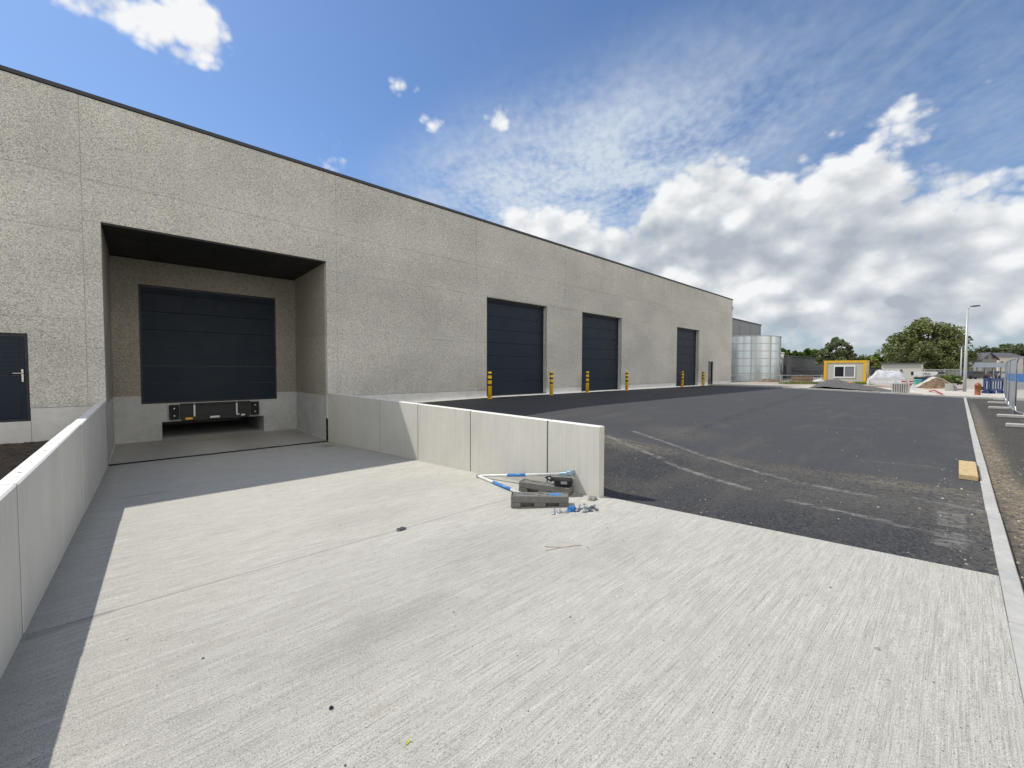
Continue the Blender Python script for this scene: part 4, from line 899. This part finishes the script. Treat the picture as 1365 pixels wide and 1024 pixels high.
# ---- houses
def house(px0, px1, yeave, yridge, t, label, wallm, gable, depth=10, windows=(), ang=0.0):
    a = atd(px0, yeave, t); c = atd(px1, yeave, t); dv = Vector((c.x-a.x, c.y-a.y, 0)); L = dv.length; T = Tz((a.x, a.y, -1.37), math.atan2(dv.y, dv.x)+ang); He = a.z+1.37; Hr = He+(yeave-yridge)/FPX*t
    h = thing('house', (a.x, a.y, -1.37), label, 'house'); m = MB()
    if gable:
        m.add([T @ Vector(p) for p in [(0, 0, 0), (L, 0, 0), (L, 0, He), (L/2, 0, Hr), (0, 0, He), (0, depth, 0), (L, depth, 0), (L, depth, He), (L/2, depth, Hr), (0, depth, He)]], [(0, 1, 2, 3, 4), (5, 9, 8, 7, 6), (0, 5, 6, 1), (1, 6, 7, 2), (0, 4, 9, 5), (2, 7, 8, 3), (3, 8, 9, 4)]); m.build('wall', wallm, h)
        m = MB(); th = .25; sl = (Hr-He)/(L/2)
        for s in (0, 1):
            x0, x1 = (-.5, L/2) if s == 0 else (L+.5, L/2); z0 = He-.5*sl+.02; 
            m.add([T @ Vector(p) for p in [(x0, -.4, z0), (x1, -.4, Hr+.02), (x1, depth+.4, Hr+.02), (x0, depth+.4, z0), (x0, -.4, z0+th), (x1, -.4, Hr+th+.02), (x1, depth+.4, Hr+th+.02), (x0, depth+.4, z0+th)]], [(0, 1, 2, 3), (4, 7, 6, 5), (0, 4, 5, 1), (1, 5, 6, 2), (2, 6, 7, 3), (3, 7, 4, 0)])
        m.build('roof', MSLATE, h)
    else:
        m.box(0, L, 0, depth, 0, He, T); m.build('wall', wallm, h); m = MB()
        m.add([T @ Vector(p) for p in [(-.4, -.5, He), (L+.4, -.5, He), (L+.4, depth+.5, He), (-.4, depth+.5, He), (-.4+1.5, depth/2, Hr), (L+.4, depth/2, Hr)]], [(0, 1, 5, 4), (1, 2, 5), (2, 3, 4, 5), (3, 0, 4), (0, 3, 2, 1)]); m.build('roof', MSLATE, h)
    for (x0, x1, z0, z1) in windows:
        m = MB(); m.box(L*x0, L*x1, -.05, -.001, He*z0, He*z1, T); m.build('window', MGLASS, h)
    return h
house(1309.5, 1329, 478.5, 471, 130, 'grey gabled house with two dark windows behind the canopy', MHGREY, True, 12, [(.18, .40, 1.0, 1.18), (.62, .86, 1.0, 1.18)])
house(1290, 1309, 478, 471, 133, 'cream-walled house with a grey slate roof, left of the grey gable', MHOUSE, False, 9)
house(1331, 1364, 476, 469.5, 140, 'white house with a long dark roof at the right edge', MHOUSE, False, 9, [(.1, .2, .45, .75)])
house(1166, 1182, 483.5, 479.5, 150, 'small house with reddish roof between low trees', MHOUSE, False, 8)
# canopy
a = atd(1283, 483.5, 82); c = atd(1342, 483.5, 82); dv = Vector((c.x-a.x, c.y-a.y, 0)); L = dv.length; T = Tz((a.x, a.y, -1.37), math.atan2(dv.y, dv.x)); H = a.z+1.37
cn = thing('canopy', (a.x, a.y, -1.37), 'long pale blue-grey canopy roof over parked cars', 'canopy')
m = MB(); m.prism([(0, H-.95), (L, H-.95), (L, H), (0, H)], -.1, 0, T); m.box(0, L, 0.001, 7, H-.15, H, T); m.build('roof', MCANO, cn)
for i in range(6):
    for yy in (.3, 6.5): m = MB(); m.box(L*(.03+.18*i)-.08, L*(.03+.18*i)+.08, yy, yy+.16, 0, H-.16, T); m.build('post', MPOLE, cn)
m = MB(); m.box(0, L, 7, 7.15, 0, H-.5, T); m.build('rear_wall', MDKG, cn)
# cars
def car(px, py, t, wpx, body, label, ang=0):
    p = atd(px, py, t); L = 4.2; H_ = 1.45; T = Tz((p.x, p.y, -1.36), math.atan2(rt.y, rt.x)+ang); k_ = thing('parked_car', (p.x, p.y, -1.36), label, 'car')
    m = MB(); pr = [(-2.1, .3), (2.1, .3), (2.12, .62), (1.9, .82), (1.1, .92), (.6, 1.38), (-.9, 1.42), (-1.6, .98), (-2.1, .88)]; m.prism(pr, -.85, .85, T); m.build('body', body, k_)
    m = MB(); 
    for yy in (-.86, .852): m.prism([(-1.35, .95), (.95, .95), (.5, 1.32), (-.85, 1.34)], yy, yy+.008, T)
    m.build('side_glass', MGLASS, k_)
    for xx in (-1.3, 1.3):
        for yy in (-.87, .70): m = MB(); m.tube([T @ Vector((xx, yy, .31)), T @ Vector((xx, yy+.17, .31))], .31, 16); m.build('wheel', MRUB, k_)
    return k_
car(1297, 500, 72, 16, MCAR, 'dark parked car right of the street lamp'); car(1302, 497.5, 84, 10, MPINK, 'red parked car behind the dark one'); car(1330, 498, 84, 10, MCARW, 'silver parked car under the right part of the canopy', .3)
# lamp posts
def lamp(px, yb, yt, t, label, r=.09, arm=1.0, zb=None):
    p = atd(px, yt, t); zb = -1.45 if zb is None else zb; k_ = thing('street_lamp', (p.x, p.y, zb), label, 'street lamp')
    m = MB(); m.tube([(p.x, p.y, zb), (p.x, p.y, zb+1.2), (p.x, p.y, p.z)], [r*1.2, r*1.1, r*.62], 12); m.build('pole', MPOLE, k_, True)
    q = Vector((p.x, p.y, p.z)); d = Vector((rt.x, rt.y, 0)).normalized(); m = MB(); m.tube([q-Vector((0, 0, .02)), q+Vector((0, 0, .10))+d*.12, q+Vector((0, 0, .15))+d*arm*.4], r*.45, 8)
    m.build('arm', MPOLE, k_, True); T = Tz(q+Vector((0, 0, .16))+d*arm*.4, math.atan2(d.y, d.x), 0, -.06); m = MB(); m.cbox(0, arm*.6, -.14, .14, -.04, .05, .015, T); m.build('lamp_head', MLAMP, k_)
lamp(1290, 523, 411.5, 28.0, 'tall grey street lamp standing on the pavement corner in front of the big tree', .078, .72)
lamp(1282, 500, 463, 60, 'smaller distant street lamp just left of the tall one', .085, 1.3)
# orange standpipe
p = atz(1303, 528.5, -1.55); sp_ = thing('standpipe', (p.x, p.y, -1.53), 'rusty orange cylindrical standpipe with a dark box on its side', 'standpipe')
m = MB(); m.lathe([(0, -1.53), (.17, -1.53), (.17, -1.50), (.13, -1.48), (.13, -.95), (.155, -.94), (.155, -.86), (.13, -.80), (.06, -.73), (.03, -.70), (0, -.70)], p.x, p.y, 20); m.build('body', MORNG, sp_, True)
m = MB(); m.cbox(.13, .30, -.07, .07, -1.16, -.94, .01, Tz((p.x, p.y, 0), math.atan2(rt.y, rt.x))); m.build('side_box', MBAND, sp_)
m = MB(); m.box(p.x-.35, p.x+.15, -16.7, -15.7, -1.60, -1.52); tag(m.build('kerb_piece', MKERB, loc=(p.x, -16.2, -1.6)), 'pale loose kerbstone on the asphalt right of the standpipe', 'kerbstone')
# blue folded barriers
for i, (px, l) in enumerate([(1316.5, 'blue and white road barrier leaning, left one of the pair'), (1328, 'blue and white road barrier, right one of the pair next to the fence')]):
    p = atz(px, 524, -1.40); T = Tz((p.x, p.y, -1.42), math.atan2(rt.y, rt.x)+.15*i); bt = thing('road_barrier', (p.x, p.y, -1.42), l, 'barrier'); w2 = [.28, .52][i]; Hh = .98
    m = MB(); m.box(-w2, w2, -.03, .03, .16, .28, T); m.box(-w2, w2, -.03, .03, Hh-.18, Hh, T); m.box(-w2+.061, w2-.061, .005, .03, .281, Hh-.181, T); m.box(-w2, -w2+.06, -.03, .03, .28, Hh-.18, T); m.box(w2-.06, w2, -.03, .03, .28, Hh-.18, T); m.box(-w2+.1, -w2+.16, -.2, .2, 0, .16, T); m.box(w2-.16, w2-.1, -.2, .2, 0, .16, T); m.build('frame', MBLUED, bt)
    n_ = [2, 4][i]
    for q in range(n_): m = MB(); x_ = -w2+.1+(2*w2-.2)*(q+.5)/n_; m.box(x_-.03, x_+.03, -.02, .02, .281, Hh-.181, T); m.build('slat', plain('worn_white_slat', (.52, .54, .60), .6), bt)
# kerbstones standing in a row
q0 = atz(1188, 523.3, -1.40); ORD = ['first', 'second', 'third', 'fourth', 'fifth', 'sixth', 'seventh', 'eighth']
q1 = atx(1212, 523.3, q0.x); stp = (q0.y-q1.y)/8
for i in range(8):
    py_ = q0.y-stp*(i+.5); m = MB(); zk = PG(q0.x, py_); T = Tz((q0.x, py_, zk), -math.pi/2); m.cbox(-stp*.36, stp*.36, 0, .45, 0, .60+random.uniform(-.015, .015), .01, T); o = m.build('kerbstone', MKERB, loc=(q0.x, py_, zk))
    tag(o, ORD[i]+' from the left of the grey kerbstones standing upright behind the far kerb', 'kerbstone', 'grey kerbstones standing in a row')
for i, (px, w2, l) in enumerate([(1265, .22, 'left pale stone block beside the small soil heap'), (1270.5, .2, 'right ribbed stone block beside the small soil heap')]):
    p = atz(px, 521.5, -1.42); m = MB(); T = Tz((p.x, p.y, PG(p.x, p.y)), -math.pi/2); m.cbox(-w2, w2, -.2, .2, 0, .24, .01, T); m.cbox(-w2+.02, w2-.03, -.19, .19, .242, .50, .01, T); tag(m.build('stone_block', [MKERB, MKERB][i], loc=p), l, 'block')
# tarpaulin-covered stack
def sheet(name, px0, px1, yt, yb, t, depth, mat, label, cat, seed, prof=None):
    a = atd(px0, yt, t); c = atx(px1, yt, a.x); L = a.y-c.y; zb = min(-1.33, atd(px0, yb, t).z); T = Tz((a.x, a.y, 0), -math.pi/2); H = a.z; n = 26; m = MB(); vs = []
    for i in range(n):
        for j in range(n):
            u, v = i/(n-1), j/(n-1); e_ = min(min(u, 1-u)*4, min(v, 1-v)*6, 1); e_ = e_**.4
            w_ = prof(u) if prof else 1
            nz = mnoise.fractal(Vector((u*5, v*4, seed)), .8, 2, 3)*.22*(H-zb)
            vs.append(T @ Vector((u*L, v*depth, zb+(H-zb)*e_*w_+nz*e_)))
    m.add(vs, [(i*n+j, (i+1)*n+j, (i+1)*n+j+1, i*n+j+1) for i in range(n-1) for j in range(n-1)])
    return tag(m.build(name, mat, loc=(a.x, a.y, zb), smooth=False), label, cat)
sheet('covered_stack', 1154, 1209, 495.5, 512, 44, 2.0, MTARP, 'long stack of material under a wrinkled white tarpaulin beside the cabin', 'covered stack', 3, lambda u: min(1, .45+u*2.6))
sheet('white_bag', 1212, 1228, 512.5, 522, 35, .9, MTARP, 'white building bag slumped behind the row of kerbstones', 'bag', 7, lambda u: 1-.6*u)
sheet('white_bag', 1196, 1228, 521.5, 527, 28.6, .6, MTARP, 'flat white plastic sheet lying on the far kerb in front of the kerbstones', 'sheet', 9)
# soil heap with a sheet
def hs(u, v): return max(0, np.interp(v, [0, .25, .5, .8, 1], [.1, .5, .98, .45, 0])*(1-((u-.5)/.5)**2))
pa, pb = atz(1228, 518, -1.40), atz(1266, 518, -1.40)
heap('soil_heap', pa.x-.2, pa.x+3.2, pb.y-.3, pa.y+.3, lambda u, v: hs(u, v)*.85, MSOIL, 'brown soil heap with a pale edge of sheet over its top', 'soil heap', 40, 4, .06)
m = MB(); pts = [(1224, 516.5), (1234, 512), (1243, 506), (1249, 503.8), (1256, 505), (1262, 508.5), (1267, 511.5)]
n = len(pts); vs = []
for (x_, y_) in pts:
    p = atd(x_, y_-.6, 35); vs += [p, p+Vector((1.6, .3, .06)), p+Vector((0, 0, -.09))]
m.add(vs, [(i*3, (i+1)*3, (i+1)*3+1, i*3+1) for i in range(n-1)]+[(i*3, i*3+2, (i+1)*3+2, (i+1)*3) for i in range(n-1)]); tag(m.build('cover_sheet', plain('pale_sheet', (.50, .47, .38), .8), loc=atd(1249, 510, 35)), 'pale sheet draped along the crest of the soil heap', 'sheet')
# teal bin, dark blue box, red posts, red board
def small(name, px0, px1, yt, yb, t, mat, label, cat, depth=.6, lid=None):
    a = atd(px0, yt, t); c = atd(px1, yt, t); z0 = atd(px0, yb, t).z; dv = Vector((c.x-a.x, c.y-a.y, 0)); L = dv.length; T = Tz((a.x, a.y, z0), math.atan2(dv.y, dv.x)); H = a.z-z0
    k_ = thing(name, (a.x, a.y, z0), label, cat); m = MB(); m.add([T @ Vector(p) for p in [(.06*L, 0, 0), (.94*L, 0, 0), (.94*L, depth, 0), (.06*L, depth, 0), (0, 0, H*.8), (L, 0, H*.8), (L, depth, H*.8), (0, depth, H*.8)]], [(0, 3, 2, 1), (4, 5, 6, 7), (0, 1, 5, 4), (1, 2, 6, 5), (2, 3, 7, 6), (3, 0, 4, 7)]); m.build('body', mat, k_)
    m = MB(); m.cbox(-.04, L+.04, -.04, depth+.04, H*.801, H, .02, T); m.build('lid', lid or mat, k_); return k_
small('plastic_bin', 1220.5, 1228.5, 505.8, 514, 42, MTEAL, 'small teal plastic bin against the white building', 'bin')
small('blue_skip', 1233, 1249, 503, 511.5, 44, MBLUED, 'dark blue skip behind the soil heap', 'skip', 1.2, MNAVY)
for i, (px, l) in enumerate([(1204.5, 'red and white warning post left of the kerbstones top'), (1215, 'red warning post nearest the teal bin')]):
    p = atd(px, 505.5, 38); k_ = thing('warning_post', (p.x, p.y, -1.38), l, 'post'); m = MB(); m.box(p.x-.05, p.x+.05, p.y-.14, p.y+.14, -1.38, p.z, None); m.build('board', MRED, k_)
    m = MB()
    for z_ in (.25, .5): m.box(p.x-.055, p.x-.0501, p.y-.14, p.y+.14, -1.38+z_, -1.38+z_+.1); 
    m.build('white_band', MWHITE, k_)
p = atz(1239, 522.5, -1.42); p2 = atz(1256, 526, -1.45); m = MB(); d = p2-p; m.tube([p+Vector((0, 0, .05)), p.lerp(p2, .4)+Vector((0, 0, .16)), p2+Vector((0, 0, .03))], .045, 6); tag(m.build('red_board', MRED, loc=p), 'curved dark red plastic strip lying behind the far kerb', 'strip')
# long white board with lettering on a support
a = atd(1218, 495.5, 46); c = atx(1251, 496, a.x); L = a.y-c.y; T = Tz((a.x, a.y, a.z), -math.pi/2); hb = 5.2/FPX*46
sg = thing('sign_board', (a.x, a.y, -1.37), 'long white board tapering to the right with small dark lettering', 'sign')
m = MB(); m.prism([(0, 0), (0, -hb), (L*.82, -hb), (L*.95, -hb*.62), (L*1.0, -hb*.3), (L*.93, 0)], 0, .25, T); m.build('board', MWHITE, sg)
m = MB(); m.box(-.22, -.02, -.02, .2, -hb*.95, 0, T); m.box(L*.97, L*1.25, .05, .2, -hb*.5, -hb*.1, T); m.build('end_block', MNAVY, sg)
m = MB(); m.box(L*.1, L*.1+.1, .1, .2, -1.2, -hb, T); m.box(L*.7, L*.7+.1, .1, .2, -1.2, -hb, T); m.build('support', MPOLE, sg)
fc = bpy.data.curves.new('lettering', 'FONT'); fc.body = 'vito'; fc.size = hb*.95; fc.extrude = .004; fc.align_x = 'CENTER'
fo = bpy.data.objects.new('lettering', fc); COL.objects.link(fo); fo.data.materials.append(MNAVY)
dg = bpy.context.evaluated_depsgraph_get(); me = bpy.data.meshes.new_from_object(fo.evaluated_get(dg)); bpy.data.objects.remove(fo)
me.materials.clear(); me.materials.append(MDKG); fo = bpy.data.objects.new('lettering', me); COL.objects.link(fo); fo.parent = sg
fo.matrix_local = Matrix.Translation(-PW['sign_board']) @ T @ Matrix.Translation((L*.52, -.012, -hb*.78)) @ Matrix.Rotation(R(90), 4, 'X')
# palisade railing and light site fence
def railing(name, p0, p1, H, label, step, mat, zb=-1.37, mid=False, r=.02):
    d = (p1-p0); d.z = 0; L = d.length; T = Tz((p0.x, p0.y, zb), math.atan2(d.y, d.x)); k_ = thing(name, (p0.x, p0.y, zb), label, 'fence')
    m = MB(); m.box(0, L, -r, r, H-.07, H, T); m.box(0, L, -r, r, .12, .18, T); m.build('rail', mat, k_)
    m = MB(); x_ = 0
    while x_ < L: m.box(x_-r*.8, x_+r*.8, -r*.9, r*.9, .18, H-.07, T); x_ += step
    m.build('bars', mat, k_)
    for q in range(int(L/2.5)+1): m = MB(); m.box(q*2.5-.04, q*2.5+.04, .05, .13, 0, H+.05, T); m.build('post', mat, k_)
railing('metal_railing', atd(1233, 500, 50), atd(1281, 500, 50), 1.62, 'dark metal bar fence with plants in front, right of the white building', .16, MPOLE)
railing('metal_railing', atd(1161, 500, 54), atd(1176, 500, 54), 1.6, 'short dark bar fence between cabin and white building', .2, MDKG)
railing('low_railing', atd(1158, 505, 40), atd(1206, 505, 40), .62, 'low white bar barrier in front of the tarpaulin stack', .13, MWHITE)
railing('site_fence', atd(960, 500, 50), atd(1098, 500, 50), .86, 'long thin pale rail fence crossing in front of the steel tank', 1.9, MPOLE, r=.03)
railing('garden_fence', atd(1036, 500, 62), atd(1100, 500, 62), 1.1, 'dark bar fence in front of the long dark shed', .25, MNAVY)
# stack of pallets / timber, soil row, grass
a = atd(1054, 500.5, 44); c = atx(1081, 500.5, a.x); L = a.y-c.y; T = Tz((a.x, a.y, -1.37), -math.pi/2); ts = thing('timber_stack', (a.x, a.y, -1.37), 'stack of weathered brown timber boards on the pavement left of the gravel heap', 'timber stack'); 
for i in range(5): m = MB(); ii = random.uniform(-.12, .12); m.cbox(ii, L+ii*.5, 0, 1.0, .05+i*.16, .05+i*.16+.12, .01, T); m.build('board_layer', MOLDW if i % 2 else MSOIL, ts)
m = MB()
for x_ in (.1, L-.2): m.box(x_, x_+.1, 0, 1, 0, .05, T)
m.build('bearer', MOLDW, ts)
pa, pb = atz(1008, 509, -1.37), atz(1048, 509, -1.37)
heap('soil_row', pa.x, pa.x+2.0, pb.y, pa.y, lambda u, v: .30*(1-((u-.5)/.5)**2)*min(1, v*6, (1-v)*6), MSOIL, 'low row of brown earth and roots in front of the steel tank', 'soil heap', 40, 9, .08)
def tufts(name, px0, px1, py, t, n, h, mat, label):
    m = MB()
    for i in range(n):
        p = atd(random.uniform(px0, px1), py, t); p += Vector((random.uniform(-.6, .6), random.uniform(-.6, .6), 0)); s = random.uniform(.4, 1)*h; a_ = random.random()*6.3
        m.add([(p.x, p.y, -1.38), (p.x+.06*math.cos(a_), p.y+.06*math.sin(a_), -1.38), (p.x+.18*math.cos(a_+1), p.y+.18*math.sin(a_+1), -1.38+s)], [(0, 1, 2)])
    return tag(m.build(name, mat), label, kind='stuff')
tufts('grass', 1044, 1100, 509, 43, 900, .35, ML5, 'rough grass behind the pavement'); tufts('weeds', 1140, 1157, 510, 42, 260, .4, ML2, 'weeds at the right foot of the cabin')
def shrub(px0, px1, yt, t, mat, label, n, seed, name='shrub', zb=-1.37):
    a = atd((px0+px1)/2, yt, t); k_ = thing(name, (a.x, a.y, zb), label, 'shrub'); H = a.z-zb; Wd = (px1-px0)/FPX*t; rr = random.Random(seed); m = MB(); cs_ = []
    for i in range(14):
        c_ = (a.x+rr.uniform(-.4, .4)*Wd, a.y+rr.uniform(-.4, .4)*Wd, zb+H*rr.uniform(.15, .85)); cs_.append((c_, Wd*.2)); m.tube([(a.x, a.y, zb), c_], .015, 5)
    m.build('stem', MBARK, k_); m = MB(); leafcloud(m, cs_, int(n/(Wd*.2)), .13); m.build('foliage', mat, k_)
shrub(1259, 1272, 498, 43, ML5, 'yellow-green bush growing in front of the bar fence', 900, 1); shrub(1270, 1284, 497, 41, ML2, 'taller green bush just left of the street lamp', 900, 2); shrub(1252, 1263, 499, 46, ML2, 'small green bush behind the soil heap', 500, 3)
sheet('white_scrap', 1079, 1098, 504, 508.5, 44, .6, MTARP, 'bent white plastic sheets between the timber stack and the cabin', 'sheet', 21, lambda u: .3+.7*u)

# loose planks and pipes lying on the pavement
for px0, py0, px1, py1, z_, l in ((1197, 518, 1213, 515.5, .10, 'pale plank lying behind the row of kerbstones'), (1233, 519.5, 1262, 519, .06, 'pale plank lying at the foot of the soil heap'), (1164, 516, 1190, 517.5, .08, 'weathered plank lying left of the row of kerbstones')):
    p, q = atz(px0, py0, -1.40), atz(px1, py1, -1.40); d = q-p; m = MB(); T = Tz((p.x, p.y, -1.375), math.atan2(d.y, d.x)); m.cbox(0, d.length, -.12, .12, .0, z_, .008, T)
    tag(m.build('plank', MWOOD if 'pale' in l else MOLDW, loc=(p.x, p.y, -1.38)), l, 'plank')
p, q = atz(1268, 521, -1.41), atz(1286, 520.5, -1.41); m = MB(); m.tube([p+Vector((0, 0, .06)), q+Vector((0, 0, .06))], .055, 10); tag(m.build('pipe', MRUB, loc=p), 'dark pipe lying between the stone blocks and the street lamp', 'pipe')
